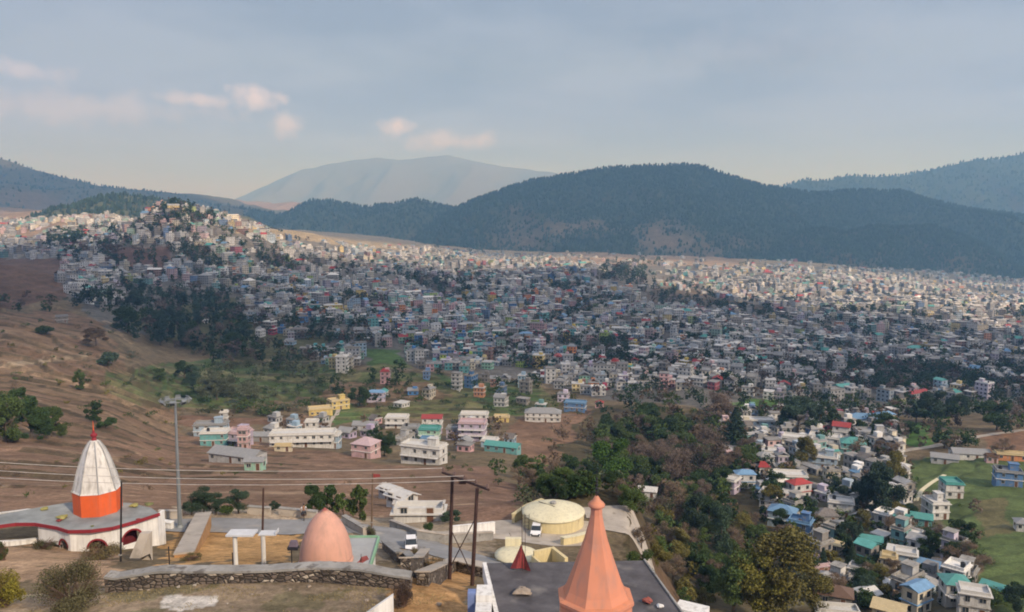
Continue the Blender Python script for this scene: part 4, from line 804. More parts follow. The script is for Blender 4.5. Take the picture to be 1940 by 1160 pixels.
# --- random town houses
EXC = [[(225,545),(430,545),(480,640),(450,690),(330,665),(230,650)], [(690,655),(770,660),(780,712),(690,710)], [(180,465),(325,465),(330,512),(170,512)],
       [(1235,540),(1470,586),(1460,596),(1210,578)], [(820,700),(1020,735),(1000,760),(830,740)], [(1150,500),(1225,498),(1235,542),(1125,540)], [(-400,485),(120,492),(128,560),(-400,560)]]
TOWNP = [(-400,425),(150,415),(300,392),(420,400),(560,460),(800,470),(1300,500),(1940,520),(2300,530),(2300,800),(1940,792),(1720,796),(1400,790),(1330,775),(1190,758),(1100,745),(1030,722),(980,728),(800,704),(780,690),(650,705),(600,690),(520,640),(430,640),(430,560),(250,565),(200,590),(130,560),(-400,560)]
cand = []
Yc = 560.0
while Yc < 3300:
    sp = 10.6+max(0, Yc-700)*.0058
    xs = np.arange(-.78*Yc, .78*Yc, sp*1.12); xs = xs+rng.uniform(-.3, .3, len(xs))*sp; ys = Yc+rng.uniform(-.35, .35, len(xs))*sp
    z = hgt(xs, ys); u, v = project(xs, ys, z); m = poly_mask(u, v, TOWNP)
    for e in EXC: m &= ~poly_mask(u, v, e)
    dn = fbm(xs/90, ys/90, 3, 91)
    dens = np.where(v < 500, .50, np.where(v < 530, .66, .82)); dens = np.where((v < 520) & (u > 1150), .33, dens); dens = np.where((u < 430) & (v < 480), .85, dens)
    m &= (rng.uniform(0, 1, len(xs)) < dens) & (dn > -.24) & (np.abs(fbm(xs/75+3, ys/75, 3, 95)) > .022)
    for x, y, zz, uu, vv in zip(xs[m], ys[m], z[m], u[m], v[m]): cand.append((x, y, zz, uu, vv, sp))
    Yc += sp*1.0
def fill(poly, cnt, s_, sep):
    for (u_, v_) in sample_poly(poly, cnt):
        p_ = hit(u_, v_)
        if all(hypot(p_[0]-g_.location[0], p_[1]-g_.location[1]) > sep+3.5 for g_ in NHERO) and all(hypot(p_[0]-c_[0], p_[1]-c_[1]) > sep for c_ in cand[NC0:]):
            cand.append((p_[0], p_[1], p_[2], u_, v_, s_))
NC0 = len(cand)
fill([(1370,780),(1700,790),(1720,990),(1900,1140),(1900,1160),(1560,1160),(1540,1040),(1440,960),(1370,900)], 1100, 6.8, 5.9)
NCR = len(cand)
fill([(370,800),(980,795),(980,850),(700,870),(640,845),(500,850),(380,850)], 55, 7.5, 10.0)
NC1 = len(cand)
fill([(640,735),(760,700),(1180,745),(1130,790),(990,770),(700,780)], 26, 9, 16)
fill([(1720,870),(1935,850),(1935,1050),(1850,1050)], 12, 8, 16)
fill([(100,470),(230,470),(240,560),(120,565)], 60, 13, 12)
fill([(120,420),(300,385),(330,395),(130,440)], 70, 15, 22)
fill([(950,470),(1500,480),(1900,500),(1900,520),(1200,505)], 120, 17, 26)
fill([(1465,494),(1610,494),(1610,522),(1465,520)], 30, 34, 34)
cand = np.array(cand)
n = len(cand); X, Y, Z, U, Vv, S = cand.T
w = rng.uniform(.52, .92, n)*np.minimum(S, 15)*rng.choice([.8, 1, 1, 1.35, 2.1], n, p=[.25, .32, .28, .12, .03]); d = rng.uniform(.5, .8, n)*np.minimum(S, 14); fl = rng.choice([1, 2, 2, 3, 3, 4], n); fl = np.where(Y > 2000, np.minimum(fl, 3), fl); fl = np.where(Y < 520, np.minimum(fl, rng.choice([1, 2], n)), fl); fl = np.where((Y < 1000) & (rng.uniform(0, 1, n) < .6), np.minimum(fl, 2), fl)
rot = fbm(X/160, Y/160, 2, 12)*1.1+rng.choice([0, 0, pi/2], n)+rng.normal(0, .12, n)
bright = fbm(X/55, Y/55, 2, 13)
ci = rng.choice(len(HN), n, p=HPv)
# neighbourhoods with stronger paint: the near centre of the town is the most colourful
vivid = np.where((U > 560) & (U < 1120) & (Vv > 560) & (Vv < 710), .46, np.where((U > 380) & (U < 1300) & (Vv > 520), .12, .0))
viv = [HN.index(k) for k in ('turquoise', 'pale blue', 'pink', 'blue', 'lilac', 'mint green', 'yellow', 'lime green', 'orange', 'crimson', 'turquoise', 'pink', 'pale blue')]
vm = rng.uniform(0, 1, n) < vivid; ci = np.where(vm, rng.choice(viv, n), ci)
_tq = vm & (U > 540) & (U < 960) & (Vv > 600) & (Vv < 705) & (rng.uniform(0, 1, n) < .6); ci = np.where(_tq, rng.choice([HN.index('turquoise'), HN.index('blue'), HN.index('pale blue'), HN.index('mint green')], n), ci)
cc = np.array([HC[k] for k in HN])[ci]; cc = (cc*.66+cc.mean(1, keepdims=True)*.34)*rng.uniform(.68, 1.15, (n, 1)); cc = np.where(vm[:, None], np.array([HC[k] for k in HN])[ci]*rng.uniform(.8, 1.05, (n, 1)), cc)
rk = rng.choice(3, n, p=[.72, .12, .16])   # flat, hip, gable
rk = np.where(Y < 520, rng.choice(3, n, p=[.5, .2, .3]), rk)
viv2 = [HN.index(k) for k in ('turquoise', 'pale blue', 'pink', 'blue', 'lilac', 'white', 'pale grey')]
for k in range(NCR, NC1): fl[k] = 1; ci[k] = rng.choice(viv2); cc[k] = np.array(HC[HN[ci[k]]])*.85
order = np.argsort(-(w*np.sqrt(fl))/Y); NI = 300-len(NHERO)
vis = np.ones(n, bool)
inframe = (U > -15) & (U < 1955)
order = np.array([k for k in order if inframe[k]]); indh = list(order[:NI]); iset = set(indh)
def mid_house(k):
    g = MB(); W_, D_, f = w[k], d[k], int(fl[k]); hz = f*2.9
    g.box((0, 0, hz/2-2), (W_, D_, hz+4), m=0)
    r = roof_mb(['flat', 'hip', 'gable'][rk[k]], W_, D_, hz)
    g.add(r.v, r.f, 2)
    nw = max(2, int(W_/2.7))
    for q in range(f):
        if q: g.box((0, 0, q*2.9), (W_+.7, D_+.7, .16), m=2)
        for i in range(nw):
            x = -W_/2+(i+.5)*W_/nw
            for sg in (-1, 1): g.box((x, sg*(D_/2+.02), q*2.9+1.55), (1.15 if rng.random() < .8 else 1.7, .06, 1.3), m=1)
        for j in range(max(1, int(D_/3.2))):
            y = -D_/2+(j+.5)*D_/max(1, int(D_/3.2))
            for sg in (-1, 1): g.box((sg*(W_/2+.02), y, q*2.9+1.55), (.06, 1.1, 1.3), m=1)
    if rk[k] == 0 and rng.random() < .7:
        g.box((W_*.2, D_*.1, hz+1.3), (2.8, 2.6, 2.3), m=0); g.box((W_*.2, D_*.1, hz+2.55), (3.3, 3.1, .14), m=2)
    if rk[k] == 0 and rng.random() < .6: g.lathe([(.55, 0), (.57, .95), (.28, 1.2)], 8, c=(-W_*.28, 0, hz+.2), m=3)
    rm = M_white if rng.random() < .34 else M_conc; rn = 'white' if rm is M_white else 'grey'
    if rk[k]:
        tn = random.choice(['grey', 'grey', 'grey', 'slate', 'slate', 'red', 'blue', 'teal', 'teal', 'white']); rn = tn; rm = mat('tin_'+tn, TINC[tn], var=.2, rough=.6)
    o = g.build('house', [M_wall, M_glass, rm, M_black], loc=(X[k], Y[k], Z[k]), rz=rot[k]); o.color = (*cc[k], 1)
    return o, rn
recs = []
for k in indh:
    o, rn = mid_house(k)
    zone = ('at the left of town' if U[k] < 560 else 'above the green terraces' if U[k] < 800 else 'at the middle town edge' if U[k] < 1150 else 'behind the valley wood' if U[k] < 1480 else 'behind the big dark trees' if U[k] < 1700 else 'at the right of town')
    recs.append(dict(o=o, u=U[k], key=(HN[ci[k]], int(fl[k]), rn, int(rk[k]), zone)))
ordinals(recs, lambda r: (r['key'][0], r['key'][4]), lambda r: r['u'])
fw = {1: 'one', 2: 'two', 3: 'three', 4: 'four'}
for r in recs:
    c_, f_, rn, rk_, zn = r['key']; ro = f"{rn} {['flat', 'hipped', 'gabled'][rk_]} roof"
    c_ = 'bare '+c_ if c_ in ('concrete', 'brick') else c_
    tag(r['o'], (f"only {c_} house {zn}, {fw[f_]} storey, {ro}" if r['tot'] == 1 else f"{ordw(r['ord'])} {c_} house from left {zn}, {fw[f_]} storey, {rn} roof"), 'house', 'houses of the town')
# --- the rest of the town as one mass
rem = np.array([k for k in range(n) if k not in iset]); 
def boxes(cx, cy, cz, wx, wy, wz, rz, col, top_only_uv=False):
    """vectorised boxes without bottoms; cz is the base"""
    n = len(cx); sx = np.array([-1, 1, 1, -1])*.5; sy = np.array([-1, -1, 1, 1])*.5
    lx = wx[:, None]*sx; ly = wy[:, None]*sy; gx = cx[:, None]+lx*np.cos(rz)[:, None]-ly*np.sin(rz)[:, None]; gy = cy[:, None]+lx*np.sin(rz)[:, None]+ly*np.cos(rz)[:, None]
    v = np.zeros((n, 8, 3)); v[:, :4, 0] = gx; v[:, 4:, 0] = gx; v[:, :4, 1] = gy; v[:, 4:, 1] = gy; v[:, :4, 2] = cz[:, None]; v[:, 4:, 2] = (cz+wz)[:, None]
    fq = np.array([(0,1,5,4),(1,2,6,5),(2,3,7,6),(3,0,4,7),(4,5,6,7)]); f = (np.arange(n)*8)[:, None, None]+fq[None]
    uv = np.zeros((n, 5, 4, 2))
    if not top_only_uv:
        for i in range(4):
            ln = (wx if i % 2 == 0 else wy); nn = np.maximum(1, np.round(ln/2.7)); uv[:, i, 1, 0] = nn; uv[:, i, 2, 0] = nn; uv[:, i, 0, 1] = 0; uv[:, i, 2, 1] = wz/2.9; uv[:, i, 3, 1] = wz/2.9
    return v.reshape(-1, 3), f.reshape(-1, 4), uv.reshape(-1, 2), np.repeat(col, 8, 0)
k = rem; hz = fl[k]*2.9; z0 = Z[k]-2.9
parts = [boxes(X[k], Y[k], z0, w[k], d[k], hz+2.9, rot[k], cc[k])]
slabc = np.where(rng.uniform(0, 1, (len(k), 1)) < .38, np.array([[.54, .54, .53]]), np.array([[.25, .245, .24]]))*rng.uniform(.8, 1.1, (len(k), 1))
parts.append(boxes(X[k], Y[k], z0+hz+2.9+.0, w[k]+.8, d[k]+.8, np.full(len(k), .35), rot[k], slabc, True))
for q in (1, 2, 3):
    s = fl[k] > q; kk = k[s]; parts.append(boxes(X[kk], Y[kk], Z[kk]+q*2.9-.1, w[kk]+.9, d[kk]+.9, np.full(len(kk), .2), rot[kk], slabc[s], True))
s = rng.uniform(0, 1, len(k)) < .55; kk = k[s]; ox = w[kk]*.2
parts.append(boxes(X[kk]+ox*np.cos(rot[kk]), Y[kk]+ox*np.sin(rot[kk]), Z[kk]+fl[kk]*2.9+.3, np.full(len(kk), 2.9), np.full(len(kk), 2.7), np.full(len(kk), 2.2), rot[kk], cc[kk], True))
vo = []; fo = []; uo = []; co = []; b = 0
for v_, f_, u_, c_ in parts: vo.append(v_); fo.append(f_+b); uo.append(u_); co.append(c_); b += len(v_)
# pitched roofs
s = rk[k] > 0; kk = k[s]; nn = len(kk)
sx = np.array([-1, 1, 1, -1, -1, 1])*.5; sy = np.array([-1, -1, 1, 1, 0, 0])*.5
lx = (w[kk]+1)[:, None]*sx; lx[:, 4:] *= np.where(rk[kk] == 1, .35, 1.0)[:, None]; ly = (d[kk]+1)[:, None]*sy
v = np.zeros((nn, 6, 3)); v[..., 0] = X[kk][:, None]+lx*np.cos(rot[kk])[:, None]-ly*np.sin(rot[kk])[:, None]; v[..., 1] = Y[kk][:, None]+lx*np.sin(rot[kk])[:, None]+ly*np.cos(rot[kk])[:, None]
v[:, :, 2] = (Z[kk]+fl[kk]*2.9+.36)[:, None]; v[:, 4:, 2] += (d[kk]*.3)[:, None]
fq = np.array([(0,1,5,4),(2,3,4,5),(1,2,5,5),(3,0,4,4)])
tinc = np.array([TINC[q] for q in ('grey', 'grey', 'slate', 'red', 'blue', 'teal')])[rng.choice(6, nn, p=[.34, .3, .16, .07, .07, .06])]*.85
fo.append(((np.arange(nn)*6)[:, None, None]+fq[None, :2]).reshape(-1, 4)+b); vo.append(v.reshape(-1, 3)); uo.append(np.zeros((nn*2*4, 2))); co.append(np.repeat(tinc, 6, 0)); b += nn*6
def far_house_mat():
    m = bpy.data.materials.new('far_house_walls'); m.use_nodes = True; t = m.node_tree; bs = t.nodes['Principled BSDF']; bs.inputs['Roughness'].default_value = .8; bs.inputs['Specular IOR Level'].default_value = .2
    a = t.nodes.new('ShaderNodeAttribute'); a.attribute_name = 'Col'; uvn = t.nodes.new('ShaderNodeUVMap'); s_ = t.nodes.new('ShaderNodeSeparateXYZ'); t.links.new(uvn.outputs[0], s_.inputs[0])
    fx = math_(t, 'FRACT', s_.outputs[0]); fy = math_(t, 'FRACT', s_.outputs[1])
    def band(x, a_, b_): return math_(t, 'MULTIPLY', math_(t, 'GREATER_THAN', x, a_), math_(t, 'LESS_THAN', x, b_))
    win = math_(t, 'MULTIPLY', band(fx, .27, .72), band(fy, .32, .78))
    n = t.nodes.new('ShaderNodeTexNoise'); g = t.nodes.new('ShaderNodeNewGeometry'); t.links.new(g.outputs['Position'], n.inputs['Vector']); vin(n, 'Scale', .25); vin(n, 'Detail', 5.0)
    mm = t.nodes.new('ShaderNodeVectorMath'); mm.operation = 'MULTIPLY'; t.links.new(a.outputs['Color'], mm.inputs[0]); t.links.new(ramp(t, n.outputs[0], [(.3, .75), (.7, 1.15)]), mm.inputs[1])
    t.links.new(mixc(t, win, mm.outputs[0], (.05, .055, .06)), bs.inputs['Base Color']); return m
tag(np_mesh('distant_houses', np.concatenate(vo), np.concatenate(fo), far_house_mat(), col=np.concatenate(co), uv=np.concatenate(uo)), 'thousands of small pale houses of the far town', 'town', kind='stuff')
print('HOUSES', n, 'hero', len(NHERO), 'trees', len(TREES))
# ------------------------------------------------------------------ foreground: shrines, walls, poles
def xy(p): return (float(p[0]), float(p[1]))
def px_m(n, Y): return n*Y/F
# salmon spire on the temple below the viewpoint
ROOFZ = -20.4
sp = at_Y(1128, 1127, 26.0); sx_, sy_, sz_ = sp
g = empty('temple_spire', (sx_, sy_, ROOFZ+.02)); tag(g, 'tall salmon orange octagonal spire rising over the dark temple roof', 'spire'); b0z = sz_-(ROOFZ+.02)
c = MB(); c.lathe([(1.16, b0z+.02), (1.02, b0z+.28), (.69, b0z+1.18), (.42, b0z+1.95), (.27, b0z+2.52), (.205, b0z+2.85), (.20, b0z+3.10)], 8, rot=pi/8-pi/2); c.build('cone', M_spire, g)
c = MB(); c.lathe([(1.28, 0), (1.28, b0z-.22), (1.34, b0z-.12), (1.34, b0z-.02), (1.17, b0z+.03)], 8, rot=pi/8-pi/2); c.build('drum', M_spire, g)
c = MB(); c.lathe([(.20, b0z+3.08), (.27, b0z+3.12), (.29, b0z+3.19), (.24, b0z+3.26), (.14, b0z+3.34), (.10, b0z+3.42), (.06, b0z+3.48)], 20); c.build('capstone', M_spire, g, smooth=True)
c = MB(); c.cyl((0, 0, b0z+3.4), (0, 0, b0z+4.45), .018, .010, 6)
for i, zz in enumerate((3.60, 3.74, 3.87, 3.98, 4.08)): c.lathe([(.02, -.05), (.062-.007*i, -.02), (.062-.007*i, .02), (.02, .05)], 10, c=(0, 0, b0z+zz))
c.build('finial', M_black, g)
# temple building with dark roof
q = [at_z(922, 1067, ROOFZ), at_z(1219, 1062, ROOFZ), at_z(1292, 1164, ROOFZ)]; rq = q[2]+(q[2]-q[1])*1.9; lq0 = at_z(946, 1164, ROOFZ); lq = lq0+(lq0-q[0])*2.2
poly = [xy(q[0]), xy(q[1]), xy(rq), xy(lq)]
g = empty('temple_building', (poly[0][0], poly[0][1], ROOFZ-4)); gz = np.array([poly[0][0], poly[0][1], ROOFZ-4]); tag(g, 'temple building with dark stained flat roof at the bottom centre', 'building')
lp = [(x-gz[0], y-gz[1]) for x, y in poly]; cx_ = sum(p[0] for p in lp)/4; cy_ = sum(p[1] for p in lp)/4
inset = lambda k: [(cx_+(x-cx_)*k, cy_+(y-cy_)*k) for x, y in lp]
c = MB(); c.prism(lp, 3.78, 4.0); c.build('roof', M_roofc, g)
c = MB(); c.prism(inset(.94), -12, 3.77); c.build('wall', M_white, g)
c = MB(); a, b = np.array(lp[3]), np.array(lp[0]); d = (b-a)/np.linalg.norm(b-a); n_ = np.array([-d[1], d[0]])
c.prism([tuple(a+n_*.02), tuple(b+n_*.02), tuple(b+n_*.24), tuple(a+n_*.24)], 3.2, 4.06); c.build('parapet', M_white, g)
c = MB(); a, b = np.array(lp[1]), np.array(lp[2]); d = (b-a)/np.linalg.norm(b-a); n_ = np.array([-d[1], d[0]])
c.prism([tuple(a), tuple(b), tuple(b+n_*.10), tuple(a+n_*.10)], 3.7, 4.10); c.build('roof_edge', M_conc, g)
# things lying on the roof
def lump(name, u, v, w_, h_, m_, label, cat, z=ROOFZ, seed=1, flat=.5, asp=1.0, group=None):
    p = at_z(u, v, z); rg = np.random.default_rng(seed); c = MB(); P_ = []; Fq = []; nA, nB = 10, 6
    for j in range(nB+1):
        th = pi*j/nB
        for i in range(nA):
            a = 2*pi*i/nA; r = sin(th)*(1+.25*sin(a*3+seed)+.12*rg.normal()); P_.append((w_/2*r*cos(a), w_/2*asp*r*sin(a), h_*(.5+.5*cos(th)*(1+.1*rg.normal()))))
    for j in range(nB):
        for i in range(nA): Fq.append((j*nA+i, (j+1)*nA+i, (j+1)*nA+(i+1) % nA, j*nA+(i+1) % nA))
    c.add(P_, Fq); o = c.build(name, m_, loc=(p[0], p[1], z+.01)); tag(o, label, cat, group); return o
lump('rock', 990, 1127, .95, .38, M_rock, 'flat brown stone lying on the dark temple roof', 'rock', seed=3, asp=.8)
lump('cloth_heap', 1227, 1143, .5, .3, mat('rag', (.30, .09, .07), var=.3), 'crumpled red rag on the dark roof right of the spire', 'cloth', seed=5)
lump('rock', 1250, 1152, .34, .2, M_white, 'small white stone beside the red rag on the roof', 'rock', seed=8)
# red flag hanging on a thin pole
p = at_z(990, 1081, ROOFZ); g = empty('prayer_flag', (p[0], p[1], ROOFZ)); tag(g, 'limp red pennant hanging from a thin forked pole on the temple roof', 'flag')
c = MB(); c.cyl((0, 0, 0), (-.06, 0, 3.8), .022, .014, 6); c.cyl((.14, .05, .0), (.16, .05, 3.3), .016, .012, 6); c.build('flagpole', M_rust, g)
c = MB(); cl_ = []; nz, na = 9, 7
for j in range(nz+1):
    t_ = j/nz; wd = .10+.95*t_; zz = 1.45-1.40*t_
    for i in range(na+1): s_ = i/na; cl_.append((-.06-.62*wd+wd*s_*1.15, .10*sin(s_*9+t_*2)*(.3+t_), zz+.12*sin(s_*5)))
c.add(cl_, [(j*(na+1)+i, j*(na+1)+i+1, (j+1)*(na+1)+i+1, (j+1)*(na+1)+i) for j in range(nz) for i in range(na)]); c.build('pennant', M_cloth, g)
# blue pillar and white block left of the roof
p = at_Y(894, 1120, 40.0); g = empty('stair_block', (p[0], p[1], p[2])); tag(g, 'blue edged whitewashed block left of the dark temple roof', 'wall')
c = MB(); c.box((0, 0, -2.5), (.42, .5, 5)); c.build('pillar', M_blue, g)
c = MB(); c.box((.64, .25, -2.56), (.82, 1.2, 5)); c.box((.64, -.9, -2.9), (.82, 1.0, 5)); c.build('block', M_white, g)
p = at_Y(744, 1128, 38.0); g = MB(); g.add([(0, 0, 0), (0, 0, -3), (-1.9, -1.6, -3), (-1.9, -1.6, -.75), (0, .22, 0), (0, .22, -3), (-1.9, -1.38, -3), (-1.9, -1.38, -.75)], [(0,3,2,1),(4,5,6,7),(0,4,7,3),(1,2,6,5),(0,1,5,4),(3,7,6,2)])
tag(g.build('low_wall', M_white, loc=tuple(p)), 'white slanting wall end at the bottom edge between bush and roof', 'wall')
p = at_Y(1300, 1150, 40.0); c = MB(); c.box((.3, 0, -1.5), (1.6, 1.0, 3), rz=-.5); tag(c.build('low_wall', M_white, loc=tuple(p)), 'white wall corner below the right edge of the dark roof', 'wall')
# curved rubble wall with coping
wl = [(198,1108),(215,1113),(300,1107),(400,1106),(500,1104),(600,1099),(680,1103),(740,1113),(778,1118)]
us_ = np.linspace(198, 778, 60); vb = np.interp(us_, [a for a, b in wl], [b for a, b in wl])+np.sin(us_/60)*1.0
Yw = np.interp(us_, [198, 400, 600, 778], [45.3, 45.2, 45.6, 44.6]); pts = np.array([at_Y(u, v, Y_) for u, v, Y_ in zip(us_, vb, Yw)]); hw = np.interp(us_, [198, 300, 780], [.40, .66, .66])
g = empty('rubble_wall', tuple(pts[30])); tag(g, 'long curved dark rubble wall with grey coping across the foreground', 'wall')
def ribbon(mb, P0, P1, z0, z1, m=0):
    n = len(P0); vs_ = []
    for i in range(n): vs_ += [(P0[i][0], P0[i][1], z0[i]), (P0[i][0], P0[i][1], z1[i]), (P1[i][0], P1[i][1], z1[i]), (P1[i][0], P1[i][1], z0[i])]
    fs = []
    for i in range(n-1):
        a = 4*i; b = a+4; fs += [(a, b, b+1, a+1), (a+1, b+1, b+2, a+2), (a+2, b+2, b+3, a+3), (a+3, b+3, b, a)]
    fs += [(0,1,2,3), (4*n-1, 4*n-2, 4*n-3, 4*n-4)]; mb.add(vs_, fs, m)
L_ = pts-pts[30]; c = MB(); ribbon(c, L_, L_+np.array([0, .75, 0]), L_[:, 2]-1.2, L_[:, 2]+hw); c.build('masonry', M_stone, g)
c = MB(); ribbon(c, L_+np.array([0, -.07, 0]), L_+np.array([0, .82, 0]), L_[:, 2]+hw+.003, L_[:, 2]+hw+.14+rng.uniform(-.02, .02, 60)); c.build('coping', M_conc, g)
# loose stones at its foot
for i in range(12):
    u = 225+i*54+rng.uniform(-22, 22); v = rng.uniform(1108, 1158) if u < 780 else rng.uniform(1095, 1150); p = hit(u, v); s_ = rng.uniform(.10, .30)
    lump('stone', u, v, s_, s_*.6, M_rock if rng.random() < .6 else M_pave, 'loose stone on the foreground earth, '+['first', 'second', 'third', 'fourth', 'fifth', 'sixth', 'seventh', 'eighth', 'ninth', 'tenth', 'eleventh', 'twelfth'][i]+' from the left', 'stone', z=p[2]-.02, seed=i+20, group='loose stones on the foreground earth')
# peach dome shrine
Yd = 52.5; p = at_Y(618, 1062, Yd); g = empty('domed_shrine', tuple(p)); tag(g, 'smooth peach pink dome with flared lip behind the rubble wall', 'shrine')
R0 = px_m(50, Yd); hd = 3.45
c = MB(); prof_ = [(R0*1.0, .16)]+[(R0*.94*(1-t**2.05)**.62+.16*(1-t), .16+hd*t) for t in np.linspace(0.02, .985, 20)]+[(.24, .16+hd*.995)]; c.lathe(prof_, 40); c.build('dome', M_peach, g, smooth=True)
c = MB(); c.lathe([(R0*1.06, -.05), (R0*1.07, .05), (R0*1.02, .12), (R0*1.0, .20)], 40); c.lathe([(R0*.985, .46), (R0*1.0, .50), (R0*.98, .54)], 40); c.build('lip', M_peach, g, smooth=True)
c = MB(); c.lathe([(.20, hd+.14), (.10, hd+.20), (.08, hd+.27), (.0, hd+.30)], 12); c.build('finial', mat('maroon', (.30, .10, .09)), g)
# its flat roof slab with green edge
zr = p[2]-.06; sl = [at_z(560, 1073, zr), at_z(590, 1019, zr), at_z(716, 1019, zr), at_z(700, 1073, zr)]; o0 = sl[0]
g = empty('shrine_hall', (o0[0], o0[1], zr-3)); tag(g, 'pale grey flat roofed hall under the peach dome', 'building'); lp = [(s[0]-o0[0], s[1]-o0[1]) for s in sl]; cx_ = sum(a[0] for a in lp)/4; cy_ = sum(a[1] for a in lp)/4
c = MB(); c.prism(lp, 2.82, 3.0); c.build('roof_slab', mat('pale_slab', (.34, .36, .37), var=.12), g)
c = MB(); c.prism([(cx_+(x-cx_)*.92, cy_+(y-cy_)*.92) for x, y in lp], -3, 2.81); c.build('wall', M_white, g)
gm = mat('green_paint', (.22, .40, .27), var=.15); c = MB()
for (a, b) in ((1, 2), (2, 3)):
    A_, B_2 = np.array(lp[a]), np.array(lp[b]); d = (B_2-A_)/np.linalg.norm(B_2-A_); n_ = np.array([-d[1], d[0]]); c.prism([tuple(A_), tuple(B_2), tuple(B_2+n_*.13), tuple(A_+n_*.13)], 2.8, 3.13)
c.build('roof_edge', gm, g)
# red flags on the wall by the dome
p = at_Y(684, 1068, 47.0); g = empty('flag_bundle', tuple(p)); tag(g, 'faded red flag sagging from a short stick beside the peach dome', 'flag')
c = MB(); c.cyl((0, 0, -.2), (.02, 0, .62), .02, .015, 6); c.build('stick', M_rust, g)
c = MB(); c.add([(-.42,0,-.05),(-.1,.05,.18),(.02,0,.42),(.36,.04,.50),(.5,0,.28),(.2,.05,.10),(-.1,.0,-.10)], [(0,1,6),(1,5,6),(1,2,5),(2,3,5),(3,4,5)]); c.build('cloth', mat('faded_red', (.34, .10, .10), var=.2), g)
# white gateway: slab on two posts
g0 = at_Y(473, 1064, 53.5); g = empty('gateway', tuple(g0)); tag(g, 'white gateway of two slim posts under a pale flat slab', 'gateway')
for u in (447, 500):
    q_ = at_Y(u, 1066, 53.5)-g0; c = MB(); c.cyl((q_[0], 0, -1.2), (q_[0], 0, 1.88), .15, .15, 12); c.build('post', M_white, g)
c = MB(); c.box((-.55, .25, 1.96), (1.9, 1.1, .12)); c.box((1.3, .25, 1.96), (1.2, .8, .08)); c.box((1.9, .25, 2.05), (.05, .8, .26)); c.build('slab', mat('pale_metal', (.55, .57, .60), var=.12), g)
# short posts and dark box on a stand by the rubble wall
for (u, vt, vb_, lb) in ((441, 1046, 1065, 'short dark stake left of the white gateway'), (321, 1033, 1068, 'thin dark stake standing by the end of the retaining wall')):
    p = at_Y(u, vb_, 50.0); c = MB(); c.cyl((0, 0, -.6), (0, 0, px_m(vb_-vt, 50)), .04, .035, 6); c.lathe([(.05, 0), (.05, .04)], 8, c=(0, 0, px_m(vb_-vt, 50)-.03)); tag(c.build('stake', M_black, loc=tuple(p)), lb, 'post')
p = at_Y(553, 1066, 50.0); g = empty('box_on_stand', tuple(p)); tag(g, 'dark two tier box on a thin stand left of the peach dome', 'box')
c = MB(); c.cyl((0, 0, -.5), (0, 0, .95), .035, .035, 6); c.build('stand', M_black, g)
c = MB(); c.box((.12, 0, .98), (.66, .4, .16)); c.box((.12, 0, 1.06), (.72, .46, .02)); c.build('lower_tray', M_dark, g)
c = MB(); c.box((.15, 0, 1.28), (.55, .38, .30), taper=.8); c.box((.15, 0, 1.45), (.40, .30, .05)); c.build('upper_box', mat('violet_grey', (.16, .13, .17)), g)
# retaining wall running away from the viewer
A_ = at_z(330, 1052, -28.9); B_2 = at_z(372, 974, -33.2)
g = empty('retaining_wall', tuple(A_)); tag(g, 'grey topped earthen retaining wall running back to the road', 'wall'); d = (B_2-A_); dd = d[:2]/np.linalg.norm(d[:2]); n_ = np.array([dd[1], -dd[0]])
L0 = np.array([d*t_ for t_ in np.linspace(0, 1, 12)]); L1 = L0.copy(); L1[:, :2] += n_*1.5
c = MB(); ribbon(c, L0, L1, L0[:, 2]-4.5, L0[:, 2]-.02); c.build('face', M_dirt, g)
L0b = L0.copy(); L0b[:, :2] -= n_*.08; L1b = L1.copy(); L1b[:, :2] += n_*.08
c = MB(); ribbon(c, L0b, L1b, L0[:, 2]-.01, L0[:, 2]+.13); c.build('coping', M_pave, g)
# draped roads
def drape(name, uv, widths, m_, label, cat, lift=.06, seg=70, thick=.0):
    W_ = np.array([hit(u, v) for u, v in uv]); s_ = np.concatenate([[0], np.cumsum(np.linalg.norm(np.diff(W_[:, :2], axis=0), axis=1))]); ss = np.linspace(0, s_[-1], seg)
    x = np.interp(ss, s_, W_[:, 0]); y = np.interp(ss, s_, W_[:, 1]); w_ = np.interp(ss, s_, widths)
    for _ in range(3): x[1:-1] = (x[:-2]+x[1:-1]*2+x[2:])/4; y[1:-1] = (y[:-2]+y[1:-1]*2+y[2:])/4
    tx = np.gradient(x); ty = np.gradient(y); l_ = np.hypot(tx, ty); nx_, ny_ = -ty/l_, tx/l_; K = 13; vs_ = []
    for k in range(K):
        o_ = (k/(K-1)-.5)*w_; X_ = x+nx_*o_; Y_ = y+ny_*o_; vs_.append(np.stack([X_, Y_, hgt(X_, Y_)+lift], 1))
    V_ = np.stack(vs_, 1).reshape(-1, 3); V_[:, 2] = np.maximum(V_[:, 2], hgt(V_[:, 0], V_[:, 1])+lift)
    i = (np.arange(seg-1)[:, None]*K+np.arange(K-1)[None]).ravel(); o = np_mesh(name, V_, np.stack([i, i+K, i+K+1, i+1], 1), m_, smooth=True); tag(o, label, cat, kind='structure'); return o
drape('road', [(300,995),(420,996),(560,1000),(690,1000),(760,1022),(830,1045),(900,1064),(960,1080),(1040,1100)], [5, 5.5, 5.5, 6, 6.5, 6.5, 6.5, 6, 6], M_road, 'worn grey asphalt road curving past the shrines', 'road', seg=140, lift=.09)
drape('forecourt', [(800,1012),(880,1012),(960,1006),(1040,1012),(1130,1010)], [4, 6, 11, 12, 8], M_pave, 'pale paved yard around the water tanks', 'paving', lift=.05, seg=60)
drape('pale_terrace', [(1150,960),(1180,985),(1170,1010)], [8, 10, 6], M_pave, 'pale gravel terrace right of the spire', 'paving', lift=.12, seg=30)
drape('path', [(648,755),(640,780),(625,800),(622,812)], [3, 2.4, 2, 2], M_pave, 'pale footpath below the yellow buildings', 'path', lift=.12, seg=40)
